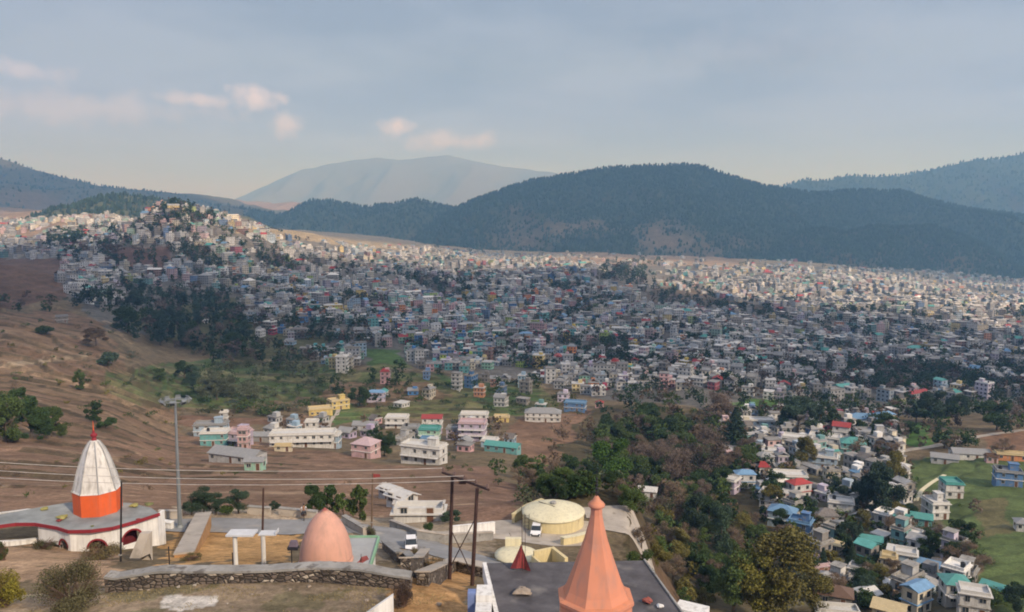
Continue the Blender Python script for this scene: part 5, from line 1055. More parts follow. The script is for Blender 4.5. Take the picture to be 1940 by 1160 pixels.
drape('curved_path', [(1735,950),(1745,930),(1765,915),(1790,900)], [1.6, 1.6, 1.6, 1.6], M_cream, 'cream footpath curving over the green slope', 'path', lift=.12, seg=30)
drape('field_road', [(1690,858),(1740,850),(1790,842),(1850,828),(1940,815)], [4, 4, 4, 4, 4], M_pave, 'pale lane above the classroom block', 'path', lift=.15, seg=40)
# boundary walls along the road
def low_wall(uv, h_, th_, m_, cap, label, Yf=None, name='boundary_wall'):
    P_ = np.array([hit(u, v) for u, v in uv]) if Yf is None else np.array([at_Y(u, v, y) for (u, v), y in zip(uv, Yf)])
    s_ = np.linspace(0, 1, 16); t_ = np.linspace(0, 1, len(P_)); P_ = np.stack([np.interp(s_, t_, P_[:, k]) for k in range(3)], 1)
    g = empty(name, tuple(P_[0])); tag(g, label, 'wall'); L0 = P_-P_[0]; d = np.gradient(L0[:, :2], axis=0); d /= np.linalg.norm(d, axis=1)[:, None]; n_ = np.stack([-d[:, 1], d[:, 0]], 1)*th_
    L1 = L0.copy(); L1[:, :2] += n_; c = MB(); ribbon(c, L0, L1, L0[:, 2]-.8, L0[:, 2]+h_); c.build('masonry', m_, g)
    La = L0.copy(); La[:, :2] -= n_*.2; Lb = L1.copy(); Lb[:, :2] += n_*.2; c = MB(); ribbon(c, La, Lb, L0[:, 2]+h_+.003, L0[:, 2]+h_+.1); c.build('coping', cap, g)
low_wall([(300,984),(345,984)], .9, .4, M_pave, M_pave, 'short plastered wall behind the floodlight mast')
low_wall([(468,974),(512,977)], .85, .4, M_pave, M_conc, 'tan road wall just right of the thin black pole')
low_wall([(528,977),(600,984)], .85, .4, M_pave, M_conc, 'tan road wall left of the peach dome')
low_wall([(648,992),(668,1004),(688,1016)], .9, .45, M_pave, M_conc, 'grey parapet slanting down beside the dome top')
low_wall([(724,1040),(738,1054),(752,1066)], .8, .5, M_stone, M_conc, 'first stone parapet segment on the near side of the road')
low_wall([(762,1062),(776,1078),(784,1092)], .8, .5, M_stone, M_conc, 'second stone parapet segment on the near side of the road')
low_wall([(778,1096),(800,1088),(812,1068)], 1.3, .6, M_stone, M_pave, 'broken stone buttress at the right end of the rubble wall')
low_wall([(738,1000),(790,1022),(842,1030),(935,1024)], 1.0, .35, M_conc, M_pave, 'grey far side parapet along the road bend')
low_wall([(855,1022),(938,1012)], 1.5, .3, M_white, M_white, 'stained white yard wall left of the cream tank')
low_wall([(812,1112),(860,1082),(925,1098)], .9, .7, M_stone, M_pave, 'crumbling stone edge below the twin poles')
# red white shrine at the left
ZR = -28.3
def RZ(u, v): return at_z(u, v, ZR)
outl = [(-30,1000),(30,992),(67,992),(108,999),(130,1006),(172,1005),(212,1000),(255,988),(302,973),(286,962),(246,953),(190,950),(130,952),(70,962),(0,975),(-40,985)]
P_ = [RZ(*a) for a in outl]; ce = RZ(187, 975); g = empty('octagonal_shrine', (ce[0], ce[1], ZR-2.6)); tag(g, 'white shrine with red arches, orange drum and white ribbed spire', 'shrine'); lp = [(a[0]-ce[0], a[1]-ce[1]) for a in P_]
c = MB(); c.prism(lp, 2.40, 2.6); c.build('roof', mat('grey_roof_slab', (.25, .27, .27), var=.3, scale=.5), g)
c = MB()
for i in range(len(lp)-8):
    A_, B_2 = np.array(lp[i]), np.array(lp[i+1]); d = (B_2-A_)/np.linalg.norm(B_2-A_); n_ = np.array([d[1], -d[0]]); c.prism([tuple(A_), tuple(B_2), tuple(B_2+n_*.10), tuple(A_+n_*.10)], 2.38, 2.68)
c.build('red_cornice', M_red, g)
def arch_panel(A_, B_2, h, a0, a1, zs, sill, wallm=M_white, thick=.25):
    """wall from A to B (plan) with an arched opening between fractions a0..a1, springing at zs"""
    A_, B_2 = np.array(A_, float), np.array(B_2, float); Lw = np.linalg.norm(B_2-A_); d = (B_2-A_)/Lw; n_ = np.array([d[1], -d[0]]); x0, x1 = a0*Lw, a1*Lw; r = (x1-x0)/2; cxx = (x0+x1)/2; K = 14
    arc = [(cxx-r*cos(pi*k/K), zs+min(r, h-.1-zs)*sin(pi*k/K)) for k in range(K+1)]
    c = MB()
    def P3(x, z, o): q = A_+d*x-n_*o; return (q[0], q[1], z)
    for o in (0, thick):
        pts_ = [P3(0, -3, o), P3(x0, -3, o), P3(x0, zs, o)]; c.add([P3(0,-3,o), P3(x0,-3,o), P3(x0,zs,o), P3(x0,h,o), P3(0,h,o)], [(0,1,2,3,4) if o == 0 else (4,3,2,1,0)])
        c.add([P3(x1,-3,o), P3(Lw,-3,o), P3(Lw,h,o), P3(x1,h,o), P3(x1,zs,o)], [(0,1,2,3,4) if o == 0 else (4,3,2,1,0)])
        for k in range(K):
            (xa, za), (xb, zb) = arc[k], arc[k+1]; c.add([P3(xa,za,o), P3(xb,zb,o), P3(xb,h,o), P3(xa,h,o)], [(0,1,2,3)])
    for k in range(K): (xa, za), (xb, zb) = arc[k], arc[k+1]; c.add([P3(xa,za,0), P3(xb,zb,0), P3(xb,zb,thick), P3(xa,za,thick)], [(0,3,2,1)])
    if sill > -2: c.add([P3(x0,-3,.02), P3(x1,-3,.02), P3(x1,sill,.02), P3(x0,sill,.02)], [(0,1,2,3)])
    c.build('wall', wallm, g); c = MB()
    for k in range(K):
        (xa, za), (xb, zb) = arc[k], arc[k+1]; ux, uz = (xa-cxx), (za-zs); s_ = 1+.16/r
        xa2, za2, xb2, zb2 = cxx+(xa-cxx)*s_, zs+(za-zs)*s_, cxx+(xb-cxx)*s_, zs+(zb-zs)*s_
        c.add([P3(xa,za,-.06), P3(xb,zb,-.06), P3(xb2,zb2,-.06), P3(xa2,za2,-.06), P3(xa,za,.25), P3(xb,zb,.25)], [(0,1,2,3), (0,4,5,1)])
    c.build('arch_rim', M_red, g)
    c = MB(); c.add([P3(x0-.3,-3,thick+1.2), P3(x1+.3,-3,thick+1.2), P3(x1+.3,h,thick+1.2), P3(x0-.3,h,thick+1.2)], [(0,1,2,3)]); c.build('dark_backing', mat('dark_maroon', (.10, .012, .018)), g)  # dark maroon sheet set behind the arch opening
ins = [(x*.965, y*.965-.02) for x, y in lp]
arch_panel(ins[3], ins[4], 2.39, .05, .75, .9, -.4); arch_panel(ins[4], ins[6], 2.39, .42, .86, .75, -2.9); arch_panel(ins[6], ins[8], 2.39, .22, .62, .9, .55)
c = MB(); c.prism([ins[2], ins[3], (ins[3][0], ins[3][1]+.3), (ins[2][0], ins[2][1]+.3)], .9, 2.39); c.build('lintel', M_white, g)
c = MB(); c.prism([ins[8], (ins[8][0]+.02, ins[8][1]+1.5), (ins[8][0]-.25, ins[8][1]+1.5), (ins[8][0]-.25, ins[8][1]+.05)], -3, 2.39); c.build('side_wall', M_white, g)
Yc_ = 73.8; dc = at_Y(187, 975, Yc_); ox, oy = dc[0]-ce[0], dc[1]-ce[1]; r8 = pi/8-pi/2; Rr = px_m(44.5, 72)
c = MB(); c.lathe([(Rr, 2.6), (Rr, 4.72)], 8, c=(ox, oy, 0), rot=r8+.14); c.build('drum', M_orange, g)
c = MB(); c.lathe([(Rr*1.02, 4.72), (Rr*.96, 4.85), (Rr*.80, 6.2), (Rr*.62, 7.5), (Rr*.42, 8.6), (Rr*.20, 9.35), (.16, 9.5)], 8, c=(ox, oy, 0), rot=r8+.14); c.build('spire', mat('old_whitewash', (.62, .61, .58), var=.12, scale=1.5, speck=((.42, .42, .42), 1.2, .64)), g)
c = MB()
for i in range(8):
    a = r8+.14+2*pi*i/8; pr = [(Rr*1.035, 4.76), (Rr*.975, 4.9), (Rr*.815, 6.2), (Rr*.635, 7.5), (Rr*.435, 8.6), (Rr*.215, 9.35)]
    c.tube([(ox+r*cos(a), oy+r*sin(a), z) for r, z in pr], .055, 5)
c.build('ribs', mat('grey_rib', (.30, .31, .32)), g)
c = MB(); c.lathe([(.26, 9.42), (.16, 9.7), (.30, 9.85), (.30, 10.0), (.12, 10.15), (.09, 10.4)], 14, c=(ox, oy, 0)); c.build('finial_pot', M_red, g)
c = MB(); c.cyl((ox, oy, 10.3), (ox, oy, 11.3), .06, .015, 8); c.build('finial_tip', M_orange, g)
for (u, v, s_, m_) in ((118,983,.9,'y'),(112,988,.5,'r'),(175,998,.3,'g'),(262,985,.35,'r'),(85,966,.7,'y'),(255,960,.8,'y'),(282,958,.8,'g')):
    lump('roof_plant', u, v, s_*1.0, s_*.35, {'y': mat('dry_yellow', (.30, .28, .10)), 'r': M_cloth, 'g': mat('moss_green', (.16, .17, .07))}[m_], {'y': 'yellowish clump', 'r': 'red cloth', 'g': 'green tuft'}[m_]+f" on the grey shrine roof, {['leftmost','left','left of centre','centre','right','far right','rightmost'][[118,112,175,262,85,255,282].index(u)]} of its kind", 'plant' if m_ != 'r' else 'cloth', z=ZR, seed=u)
# low terrace left of the shrine and its pale kerb
low_wall([(-20,1037),(40,1033),(92,1027)], .35, .3, M_white, M_white, 'pale low kerb wall left of the red arches')
low_wall([(-20,996),(60,984)], 1.1, .3, M_white, M_white, 'long low whitish wall behind the shrine roof at the left edge')
low_wall([(300,1000),(325,1004)], .7, .5, M_white, M_white, 'small white wall right of the shrine roof corner')
p = at_Y(257, 1058, 62.0); g = MB(); g.add([(-.5,0,0),(.35,0,0),(.75,.9,0),(-.1,.9,0),(.05,.8,1.75),(.85,.8,1.75),(.85,1.3,1.75),(.05,1.3,1.75),(-.1,1.3,-1),(.75,1.3,-1)], [(0,1,5,4),(4,5,6,7),(1,2,5),(0,4,3),(7,6,9,8),(3,4,7,8),(2,9,6,5),(0,3,2,1)])
tag(g.build('ramp_slab', M_pave, loc=tuple(p)), 'tan sloping slab leaning in front of the shrine', 'slab')
# floodlight mast
Ym = 85.0; p = at_Y(341, 1000, Ym); g = empty('floodlight_mast', tuple(p)); tag(g, 'tall grey floodlight mast with a ring of lamps at its head', 'mast'); hm = px_m(255, Ym)*1.02; lean = .012
c = MB(); c.cyl((0, 0, -.3), (hm*lean, 0, hm), .24, .11, 12); c.lathe([(.45, 0), (.45, .12), (.3, .35)], 12); c.build('pole', M_steel, g)
c = MB()
for i in range(16):
    a, b = 2*pi*i/16, 2*pi*(i+1)/16; c.cyl((hm*lean+1.15*cos(a), 1.15*sin(a), hm-.25), (hm*lean+1.15*cos(b), 1.15*sin(b), hm-.25), .05, .05, 5)
for i in range(4): a = pi*i/2+.4; c.cyl((hm*lean, 0, hm-.1), (hm*lean+1.15*cos(a), 1.15*sin(a), hm-.25), .045, .045, 5)
c.build('ring', M_steel, g)
for i in range(8):
    a = 2*pi*i/8+.2; c = MB(); c.box((0, 0, 0), (.55, .16, .38), m=0); c.box((0, -.09, -.01), (.47, .02, .30), m=1); c.box((0, .06, .24), (.5, .3, .08), m=0)
    o = c.build('lamp', [M_steel, M_glass], g); o.location = (hm*lean+1.45*cos(a), 1.45*sin(a), hm-.28); o.rotation_euler = (.7, 0, a+pi/2)
# twin pole structure with cross arm
Y1, Y2 = 58.0, 55.0; pa = at_Y(851, 1108, Y1); pb = at_Y(893, 1124, Y2); ta = at_Y(857, 900, Y1); tb = at_Y(904, 925, Y2)
g = empty('power_pole', tuple(pa)); tag(g, 'pair of rusty black poles joined by a slanting cross arm and brace', 'power pole')
for (b_, t_) in ((pa, ta), (pb, tb)):
    c = MB(); c.cyl(b_-pa-np.array([0, 0, .5]), t_-pa, .15, .12, 8); c.build('pole', M_rust, g)
c = MB(); e0 = at_Y(838, 895, Y1+.9)-pa; e1 = at_Y(926, 928, Y2-.9)-pa; c.cyl(e0, e1, .09, .09, 6); c.cyl(e0+np.array([0, .25, -.12]), e1+np.array([0, .25, -.12]), .07, .07, 6); c.build('cross_arm', M_rust, g)
c = MB(); A_ = at_Y(853, 1075, Y1)-pa; B_2 = at_Y(899, 985, Y2)-pa; c.cyl(A_, B_2, .04, .04, 5); A_ = at_Y(855, 1005, Y1)-pa; B_2 = at_Y(894, 1088, Y2)-pa; c.cyl(A_, B_2, .04, .04, 5); c.build('brace', M_rust, g)
c = MB(); m_ = at_Y(876, 905, 57.0)-pa; c.box(m_-np.array([0, 0, .25]), (.55, .5, .35)); c.build('switch_box', M_rust, g)
for t_ in (.02, .28, .5, .74, .97):
    q_ = e0+(e1-e0)*t_; c = MB(); c.lathe([(.03, .0), (.10, .08), (.05, .14), (.11, .22), (.05, .28), (.09, .34), (.02, .4)], 8, c=tuple(q_)); c.build('insulator', mat('porcelain', (.14, .09, .08), rough=.3), g)
ia = [e0+(e1-e0)*t_+pa+np.array([0, 0, .36]) for t_ in (.02, .5, .74)]
# overhead wires from the left
for i, (uv0, e_) in enumerate((((-60, 872), ia[0]), ((-60, 888), ia[1]), ((-60, 902), ia[2]))):
    s0 = at_Y(uv0[0], uv0[1], 66.0); c = MB(); K = 40; pts_ = []
    for k in range(K+1): t_ = k/K; q_ = s0*(1-t_)+e_*t_; q_ = q_-np.array([0, 0, .55*4*t_*(1-t_)]); pts_.append(q_-s0)
    c.tube(pts_, .024, 5); tag(c.build('overhead_wire', mat('aluminium_wire', (.55, .52, .48), rough=.5), loc=tuple(s0)), f"{['uppermost', 'middle', 'lowest'][i]} of the three pale wires crossing before the striped spire", 'wire', 'overhead wires')
def pole(u, vt, vb_, Y_, r, m_, label, flag=False):
    p = at_Y(u, vb_, Y_); t_ = at_Y(u+2, vt, Y_)-p; g = empty('pole', tuple(p)); tag(g, label, 'pole'); c = MB(); c.cyl((0, 0, -.5), tuple(t_), r, r*.75, 8); c.build('shaft', m_, g)
    c = MB(); c.lathe([(r*1.6, 0), (r*1.6, .1)], 8, c=(0, 0, -.02)); c.build('footing', M_conc, g)
    if flag: c = MB(); c.add([(t_[0], 0, t_[2]-.05), (t_[0]+.75, .1, t_[2]-.12), (t_[0]+.8, .12, t_[2]-.42), (t_[0]+.02, 0, t_[2]-.5)], [(0,1,2,3)]); c.build('flag', M_cloth, g)
pole(497, 925, 1006, 78.0, .12, M_rust, 'thin dark pole standing by the road above the gateway')
pole(704, 897, 990, 84.0, .10, mat('brown_wood', (.13, .09, .06)), 'brown pole with a tiny red flag right of the trees', True)
pole(228, 912, 1052, 60.0, .085, M_black, 'thin black pole in front of the striped shrine')
pole(976, 1062, 1080, 60.0, .03, M_rust, 'tiny stake behind the dark temple roof edge')
# cream water tanks
Yt = 103.0; bz = at_Y(1048, 1008, Yt)[2]; tt_ = at_Y(1048, 985, Yt); g = empty('water_tank', (tt_[0], tt_[1], bz+.1)); tag(g, 'large round cream yellow water tank with shallow domed roof', 'water tank'); Rt = px_m(60, Yt)
c = MB(); c.lathe([(Rt, -3.5), (Rt, 2.75)], 48); c.build('wall', M_yel, g, smooth=False)
c = MB(); c.lathe([(Rt+.15, 2.72), (Rt+.15, 2.86), (Rt*.93, 3.02), (Rt*.7, 3.38), (Rt*.4, 3.68), (.5, 3.82)], 48); c.build('dome_roof', M_cream, g, smooth=True)
c = MB(); c.lathe([(.42, 3.75), (.42, 4.05), (.3, 4.15)], 16); c.build('vent_cap', M_conc, g)
c = MB(); c.cyl((-1.9, 1.0, 3.72), (.1, -1.0, 3.82), .05, .05, 5); c.build('pipe', M_black, g)
c = MB(); 
for x in (-3.55, -2.95): c.cyl((x-.4, -2.6, .3), (x-.3, -2.6, 3.4), .035, .035, 5)
for z in (.8, 1.3, 1.8, 2.3, 2.8, 3.2): c.cyl((-3.93, -2.6, z), (-3.3, -2.6, z), .025, .025, 4)
c.build('ladder', M_black, g)
low_wall([(975,992),(1000,974),(1030,962)], 1.2, .4, M_yel, M_yel, 'yellow wall sloping up left of the large cream tank')
low_wall([(1068,1034),(1100,1028),(1128,1020)], .9, .5, M_yel, M_cream, 'yellow retaining wall right under the large cream tank')
Ys = 80.0; t2 = at_Y(978, 1046, Ys); g = empty('small_water_tank', (t2[0], t2[1], t2[2]-2.0)); tag(g, 'small round cream tank with a disc shaped top behind the temple roof', 'water tank'); Rs = px_m(41, Ys)
c = MB(); c.lathe([(Rs*.97, -1.5), (Rs*.97, 1.7)], 36); c.build('wall', M_yel, g)
c = MB(); c.lathe([(Rs+.1, 1.68), (Rs+.1, 1.80), (Rs*.8, 2.0), (Rs*.45, 2.18), (.2, 2.25)], 36); c.build('disc_roof', M_cream, g, smooth=True)
c = MB(); c.box((-.3, 1.75, 2.35), (1.7, .5, .9)); c.box((-.3, 1.45, 1.95), (1.3, .2, .1)); c.build('valve_box', M_cream, g)
p = at_Y(1040, 1066, 76.0); g = empty('open_tank', tuple(p)); tag(g, 'open rectangular yellow walled pit beside the small round tank', 'water tank')
for nm, x, y, a, b, h_ in (('wall', 0, 1.35, 2.0, .25, .8), ('wall', 1.15, 0, .35, 2.9, .8), ('wall', -1.1, 0, .2, 2.9, .3), ('wall', 0, -1.35, 2.0, .25, .3)): c = MB(); c.box((x, y, h_/2-.7), (a, b, h_+1.5), rz=0); c.build(nm, M_yel, g)
g.rotation_euler = (0, 0, .45)
# cars
def car(u, v, rz, label):
    p = hit(u, v); g = empty('parked_car', (p[0], p[1], p[2]+.08), rz); g.scale = (.78, .78, .78); tag(g, label, 'car', 'white cars')
    c = MB(); c.add([(-.83,-1.9,.25),(.83,-1.9,.25),(.83,-1.95,.62),(-.83,-1.95,.62),(-.80,-1.0,.88),(.80,-1.0,.88),(-.83,1.85,.3),(.83,1.85,.3),(.82,1.9,.92),(-.82,1.9,.92)],
        [(0,1,2,3),(3,2,5,4),(4,5,8,9),(6,9,8,7),(0,3,4,9,6),(1,7,8,5,2),(0,6,7,1)]); c.build('body', M_carp, g)
    c = MB(); c.add([(-.78,-.95,.88),(.78,-.95,.88),(.66,-.25,1.42),(-.66,-.25,1.42),(.66,1.25,1.45),(-.66,1.25,1.45),(.76,1.8,.92),(-.76,1.8,.92)], [(3,2,4,5)]); c.build('roof', M_carp, g)
    c = MB(); c.add([(-.78,-.95,.885),(.78,-.95,.885),(.66,-.25,1.41),(-.66,-.25,1.41),(.66,1.25,1.44),(-.66,1.25,1.44),(.76,1.8,.925),(-.76,1.8,.925)], [(0,1,2,3),(1,6,4,2),(0,3,5,7),(5,4,6,7)]); c.build('windows', M_glass, g)
    for x in (-.8, .8):
        for y in (-1.2, 1.2): c = MB(); c.cyl((x-.1, y, .30), (x+.1, y, .30), .31, .31, 14); w_ = c.build('wheel', M_black, g); c = MB(); c.cyl((x-.11, y, .30), (x+.11, y, .30), .17, .17, 10); r_ = c.build('rim', M_steel, g); r_.parent = w_
        c = MB(); c.box((x*.78, -1.96, .62), (.34, .05, .16)); c.build('headlight', M_glass, g)
    c = MB(); c.box((0, -1.97, .42), (1.3, .05, .18)); c.build('grille', M_black, g)
car(1016, 1012, -.12, 'white hatchback parked before the large cream tank')
car(779, 1040, .15, 'white car coming up the road at the bend')
# rider on a motorcycle
p = hit(576, 985); Sx = MB()
g = empty('motorcycle', (p[0], p[1], p[2]+.1), .25); tag(g, 'dark motorcycle stopped on the road by the tan wall', 'motorcycle')
for y in (-.65, .65):
    c = MB(); K = 18
    for k in range(K): a, b = 2*pi*k/K, 2*pi*(k+1)/K; c.cyl((0, y+.28*cos(a), .31+.28*sin(a)), (0, y+.28*cos(b), .31+.28*sin(b)), .045, .045, 6)
    for k in range(6): a = 2*pi*k/6; c.cyl((0, y, .31), (0, y+.27*cos(a), .31+.27*sin(a)), .01, .01, 4)
    c.build('wheel', M_black, g)
c = MB(); c.box((0, .05, .52), (.24, .5, .3)); c.cyl((0, -.65, .31), (0, -.38, 1.0), .035, .03, 6); c.cyl((0, .65, .31), (0, .2, .5), .03, .03, 6); c.build('engine_frame', M_rust, g)
c = MB(); c.box((0, -.12, .80), (.26, .45, .22), taper=.7); c.build('fuel_tank', M_dark, g)
c = MB(); c.box((0, .38, .78), (.26, .62, .12), taper=.85); c.build('seat', M_black, g)
c = MB(); c.cyl((-.36, -.32, 1.06), (.36, -.32, 1.06), .018, .018, 6); c.build('handlebar', M_steel, g)
c = MB(); c.lathe([(.09, -.05), (.10, .0), (.06, .06)], 12, c=(0, -.47, .90)); c.build('headlight', M_glass, g)
def skin(name, joints, edges, m_, parent=None, lv=2):
    me = bpy.data.meshes.new(name); me.from_pydata([j[0] for j in joints], edges, []); o = bpy.data.objects.new(name, me); COL.objects.link(o); me.materials.append(m_)
    md = o.modifiers.new('skin', 'SKIN')
    for i, j in enumerate(joints): sv = me.skin_vertices[0].data[i]; r = j[1]; sv.radius = (r, r) if not isinstance(r, tuple) else r; sv.use_root = (i == 0)
    md.use_smooth_shade = True; o.modifiers.new('sub', 'SUBSURF').levels = lv; o.modifiers['sub'].render_levels = lv
    if parent: o.parent = parent
    return o
pe = empty('person', (p[0], p[1], p[2]+.1), .25); tag(pe, 'rider in white shirt and dark trousers sitting on the motorcycle', 'person')
J = [((0,.22,.92),(.15,.12)), ((0,.18,1.15),(.15,.11)), ((0,.12,1.40),(.19,.11)), ((0,.10,1.50),.055), ((0,.08,1.62),(.085,.10)), ((0,.07,1.74),(.075,.09)),
     ((-.21,.10,1.40),.055), ((-.34,-.10,1.22),.045), ((-.33,-.30,1.10),.032), ((.21,.10,1.40),.055), ((.34,-.10,1.22),.045), ((.33,-.30,1.10),.032),
     ((-.13,.12,.88),.09), ((-.24,-.22,.78),.07), ((-.22,-.05,.34),.05), ((-.22,-.16,.28),.035), ((.13,.12,.88),.09), ((.24,-.22,.78),.07), ((.22,-.05,.34),.05), ((.22,-.16,.28),.035)]
E = [(0,1),(1,2),(2,3),(3,4),(4,5),(2,6),(6,7),(7,8),(2,9),(9,10),(10,11),(0,12),(12,13),(13,14),(14,15),(0,16),(16,17),(17,18),(18,19)]
skin('body', J, E, M_skin, pe)
skin('shirt', [((0,.21,.95),(.165,.135)), ((0,.18,1.15),(.165,.125)), ((0,.12,1.41),(.205,.125)), ((-.21,.10,1.41),.07), ((-.30,-.03,1.28),.062), ((.21,.10,1.41),.07), ((.30,-.03,1.28),.062)], [(0,1),(1,2),(2,3),(3,4),(2,5),(5,6)], M_shirt, pe)
skin('trousers', [((0,.21,.90),(.17,.13)), ((-.13,.10,.88),.105), ((-.24,-.22,.79),.085), ((-.22,-.06,.40),.065), ((.13,.10,.88),.105), ((.24,-.22,.79),.085), ((.22,-.06,.40),.065)], [(0,1),(1,2),(2,3),(0,4),(4,5),(5,6)], M_dark, pe)
c = MB(); c.lathe([(.085, -.02), (.10, .05), (.085, .11), (.04, .145), (.01, .15)], 14, c=(0, .085, 1.68)); c.build('hair', M_black, pe, smooth=True)
c = MB(); c.box((0, -.025, 1.655), (.022, .03, .04), taper=.6); c.build('nose', M_skin, pe)
for sx1 in (-1, 1):
    for k in range(5):
        hj = np.array([sx1*.33, -.31, 1.09]); off = np.array([sx1*(-.03+.017*k), -.035 if k else .0, -.012]); ln = (.04, .055, .06, .055, .045)[k]
        skin('finger', [(tuple(hj+off*.4), .010), (tuple(hj+off+np.array([0, -.02, -.01])), .009), (tuple(hj+off+np.array([0, .0, -ln])), .008)], [(0,1),(1,2)], M_skin, pe, 1)
# foreground bushes made of twigs and leaves
def fg_bush(u, v, wp, hp, c_, label, n=9000, leaf=.075, twig=True, seed=3):
    p = hit(u, v); Y_ = p[1]; w_ = px_m(wp, Y_); h_ = px_m(hp, Y_)*1.05; g = empty('bush', tuple(p)); tag(g, label, 'bush'); rg = np.random.default_rng(seed)
    P_ = []
    for i in range(16):
        cx1 = rg.uniform(-.36, .36); cz = rg.uniform(.15, .78-.5*abs(cx1)); r = rg.uniform(.12, .24); m = n//16; d = rg.normal(size=(m, 3)); d /= np.linalg.norm(d, axis=1)[:, None]; P_.append(np.array([cx1*w_, rg.uniform(-.3, .3)*w_, cz*h_])+d*rg.uniform(0, 1, (m, 1))**.5*r*np.array([w_, w_, h_*1.05]))
    P_ = np.concatenate(P_); P_[:, 2] = np.abs(P_[:, 2]); v_, f_ = leaf_quads(P_, leaf*rg.uniform(.5, 1.4, len(P_)), rg=rg, thin=.7)
    o = np_mesh('foliage', v_, f_, M_leaf); o.parent = g; o.color = (*c_, 1); c = MB()
    for i in range(150):
        a = rg.uniform(0, 2*pi); l = rg.uniform(.25, .52); e = (cos(a)*l*w_, sin(a)*l*w_*.9, h_*rg.uniform(.25, .95)*(1.25-l)); mdl = (e[0]*.45+rg.normal()*.08, e[1]*.45, e[2]*.55); c.cyl((rg.normal()*.1, rg.normal()*.1, -.1), mdl, .018, .012, 4, cap=False); c.cyl(mdl, e, .012, .004, 4, cap=False)
    c.build('stems', mat('dry_twigs', (.13, .085, .065), var=.3), g)
fg_bush(142, 1152, 150, 105, (.105, .098, .050), 'large twiggy brown green bush at the left end of the rubble wall', 13000, .085, seed=3)
fg_bush(8, 1150, 70, 90, (.20, .18, .03), 'yellow green bush cut by the left edge of the picture', 7000, .09, seed=5)
fg_bush(5, 1062, 20, 45, (.05, .07, .02), 'dark narrow shrub at the left edge beside the kerb', 2500, .09, seed=6)
fg_bush(762, 1150, 46, 60, (.075, .055, .045), 'dry dark bush against the white slanting wall', 3500, .06, seed=7)
fg_bush(190, 1060, 90, 36, (.15, .125, .06), 'dry grassy thicket in front of the shrine arches', 5000, .08, seed=8)
fg_bush(85, 1040, 50, 24, (.07, .075, .035), 'small dark shrub under the left red arch', 2500, .07, seed=9)
fg_bush(365, 1008, 28, 26, (.13, .10, .04), 'brown shrub beside the retaining wall', 2500, .07, seed=10)
fg_bush(362, 1062, 42, 14, (.12, .11, .045), 'low olive tuft at the foot of the orange bank', 2000, .06, seed=11)
fg_bush(820, 1085, 50, 30, (.17, .13, .07), 'dry brown scrub under the left of the twin poles', 3500, .07, seed=12)
fg_bush(795, 1060, 40, 28, (.14, .12, .06), 'dry scrub between the parapets and the road', 2500, .07, seed=13)
fg_bush(700, 1015, 26, 22, (.09, .09, .05), 'dull green shrub at the foot of the flagged pole', 2000, .08, seed=14)
fg_bush(1235, 1135, 50, 46, (.06, .08, .03), 'green shrub just beyond the right edge of the dark roof', 4000, .09, seed=15)
# thin dry grass on the foreground earth
n = 9000; u = rng.uniform(150, 900, n); X_ = rng.uniform(-27, -1, n); Y_ = rng.uniform(38, 45, n); k = fbm(X_/1.6, Y_/1.6, 3, 99) > .02; X_, Y_ = X_[k], Y_[k]; Z_2 = hgt(X_, Y_); n = len(X_)
h = rng.uniform(.03, .11, n); a = rng.uniform(0, pi, n); dx, dy = np.cos(a)*.03, np.sin(a)*.03; le = rng.normal(0, .04, (n, 2))
V_ = np.stack([np.stack([X_-dx, Y_-dy, Z_2-.01], 1), np.stack([X_+dx, Y_+dy, Z_2-.01], 1), np.stack([X_+le[:, 0], Y_+le[:, 1], Z_2+h], 1)], 1).reshape(-1, 3)
tag(np_mesh('dry_grass', V_, np.arange(3*n).reshape(-1, 3), mat('straw', (.26, .21, .10), var=.3, scale=1.5, coord='World')), 'thin dry grass on the foreground earth', 'grass', kind='stuff')
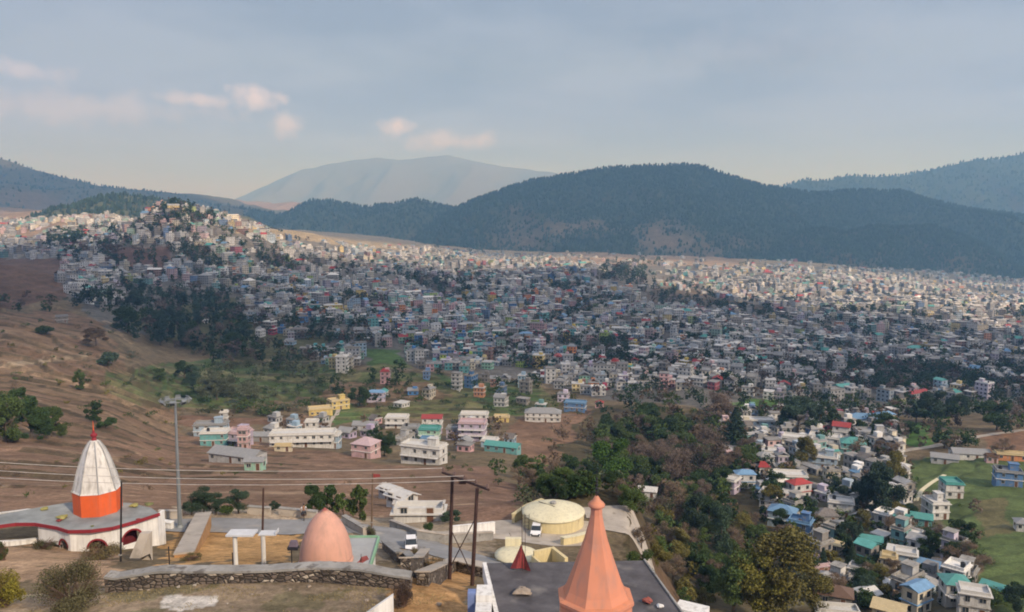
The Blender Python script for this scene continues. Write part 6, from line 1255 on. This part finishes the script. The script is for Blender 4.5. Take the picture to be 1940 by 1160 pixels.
# ------------------------------------------------------------------ unseen clouds added to shade valley, town and hills
def shade_cloud_mat(name, t_):
    m = bpy.data.materials.new(name); m.use_nodes = True; t = m.node_tree; t.nodes.clear(); o = t.nodes.new('ShaderNodeOutputMaterial'); a = t.nodes.new('ShaderNodeBsdfTransparent'); b = t.nodes.new('ShaderNodeBsdfTranslucent'); x = t.nodes.new('ShaderNodeMixShader')
    b.inputs[0].default_value = (.9, .9, .92, 1); x.inputs[0].default_value = 1-t_; t.links.new(a.outputs[0], x.inputs[1]); t.links.new(b.outputs[0], x.inputs[2]); t.links.new(x.outputs[0], o.inputs[0]); return m
def cloud(shadow_poly, zb, trans, label, gz=-130, seed=0, cell=45, soft=70):  # outline follows the wanted ground shadow, moved sunward out of view
    off = SUNV*((zb-gz)/SUNV[2]); pts = np.array(shadow_poly, float); lo = pts.min(0)-200; hi = pts.max(0)+200
    xs = np.arange(lo[0], hi[0], cell); ys = np.arange(lo[1], hi[1], cell); X_, Y_ = np.meshgrid(xs, ys, indexing='ij')
    wx = X_+fbm(X_/260, Y_/260, 5, seed)*170; wy = Y_+fbm(X_/260+9, Y_/260, 5, seed+1)*170
    ins = poly_mask(wx, wy, [tuple(p) for p in pts])
    th = (90+fbm(X_/300, Y_/300, 5, seed+2)*80)
    top = np.stack([X_+off[0], Y_+off[1], zb+np.maximum(25, th)], -1); bot = np.stack([X_+off[0], Y_+off[1], zb+fbm(X_/200, Y_/200, 4, seed+4)*18-15], -1)
    nx, ny = X_.shape; c = ins[:-1, :-1] & ins[1:, 1:]; I, J = np.nonzero(c); idt = lambda i, j: i*ny+j
    f = [np.stack([idt(I, J), idt(I+1, J), idt(I+1, J+1), idt(I, J+1)], 1), np.stack([idt(I, J), idt(I, J+1), idt(I+1, J+1), idt(I+1, J)], 1)+nx*ny]
    cp = np.pad(c, 1)
    for (di, dj, p, q) in ((-1,0,(0,1),(0,0)), (1,0,(1,0),(1,1)), (0,-1,(0,0),(1,0)), (0,1,(1,1),(0,1))):
        e = c & ~cp[1+di:cp.shape[0]-1+di, 1+dj:cp.shape[1]-1+dj]; i, j = np.nonzero(e)
        a = idt(i+p[0], j+p[1]); b = idt(i+q[0], j+q[1]); f.append(np.stack([a, b, b+nx*ny, a+nx*ny], 1))
    V_ = np.concatenate([top.reshape(-1, 3), bot.reshape(-1, 3)]); F_ = np.concatenate(f); used, inv = np.unique(F_, return_inverse=True)
    o = np_mesh('cloud', V_[used], inv.reshape(-1, 4), shade_cloud_mat('shade_cloud_vapour', trans), smooth=True)
    tag(o, label, 'cloud', kind='structure'); return o
cloud([(-3600,-1500),(3600,-1500),(3600,600),(1500,800),(700,1080),(450,1420),(60,1850),(-200,1480),(-430,1200),(-700,1330),(-1400,1900),(-3600,2100)], 1500, .80, 'unseen grey cloud sheet shaped to shade the near valley')
cloud([(-1200,430),(-300,560),(100,560),(500,520),(1500,500),(1500,760),(700,1020),(450,1380),(60,1780),(-200,1440),(-430,1170),(-700,1280),(-1500,1200)], 1760, .40, 'thicker unseen cloud shaped to shade the near half of the town', seed=40)
cloud([(-3600,2900),(-900,2700),(200,2650),(900,2500),(2600,2300),(5000,2400),(6800,5600),(5000,6000),(-3600,6000)], 1500, .45, 'unseen grey cloud sheet added to shade the forested hills', seed=80, cell=70, gz=0)
# ------------------------------------------------------------------ air
hz_ = MB(); hz_.box((0, 22500, 380), (110000, 46200, 1860)); hzm = bpy.data.materials.new('haze'); hzm.use_nodes = True; t = hzm.node_tree; t.nodes.clear()
o_ = t.nodes.new('ShaderNodeOutputMaterial'); pv = t.nodes.new('ShaderNodeVolumePrincipled'); pv.inputs['Color'].default_value = (.26, .56, 1.0, 1); pv.inputs['Absorption Color'].default_value = (1, 1, 1, 1); pv.inputs['Density'].default_value = HAZE_DENSITY; pv.inputs['Anisotropy'].default_value = .2
t.links.new(pv.outputs[0], o_.inputs['Volume']); tag(hz_.build('haze', hzm), 'thin blue haze filling the valley air', 'haze', kind='stuff')
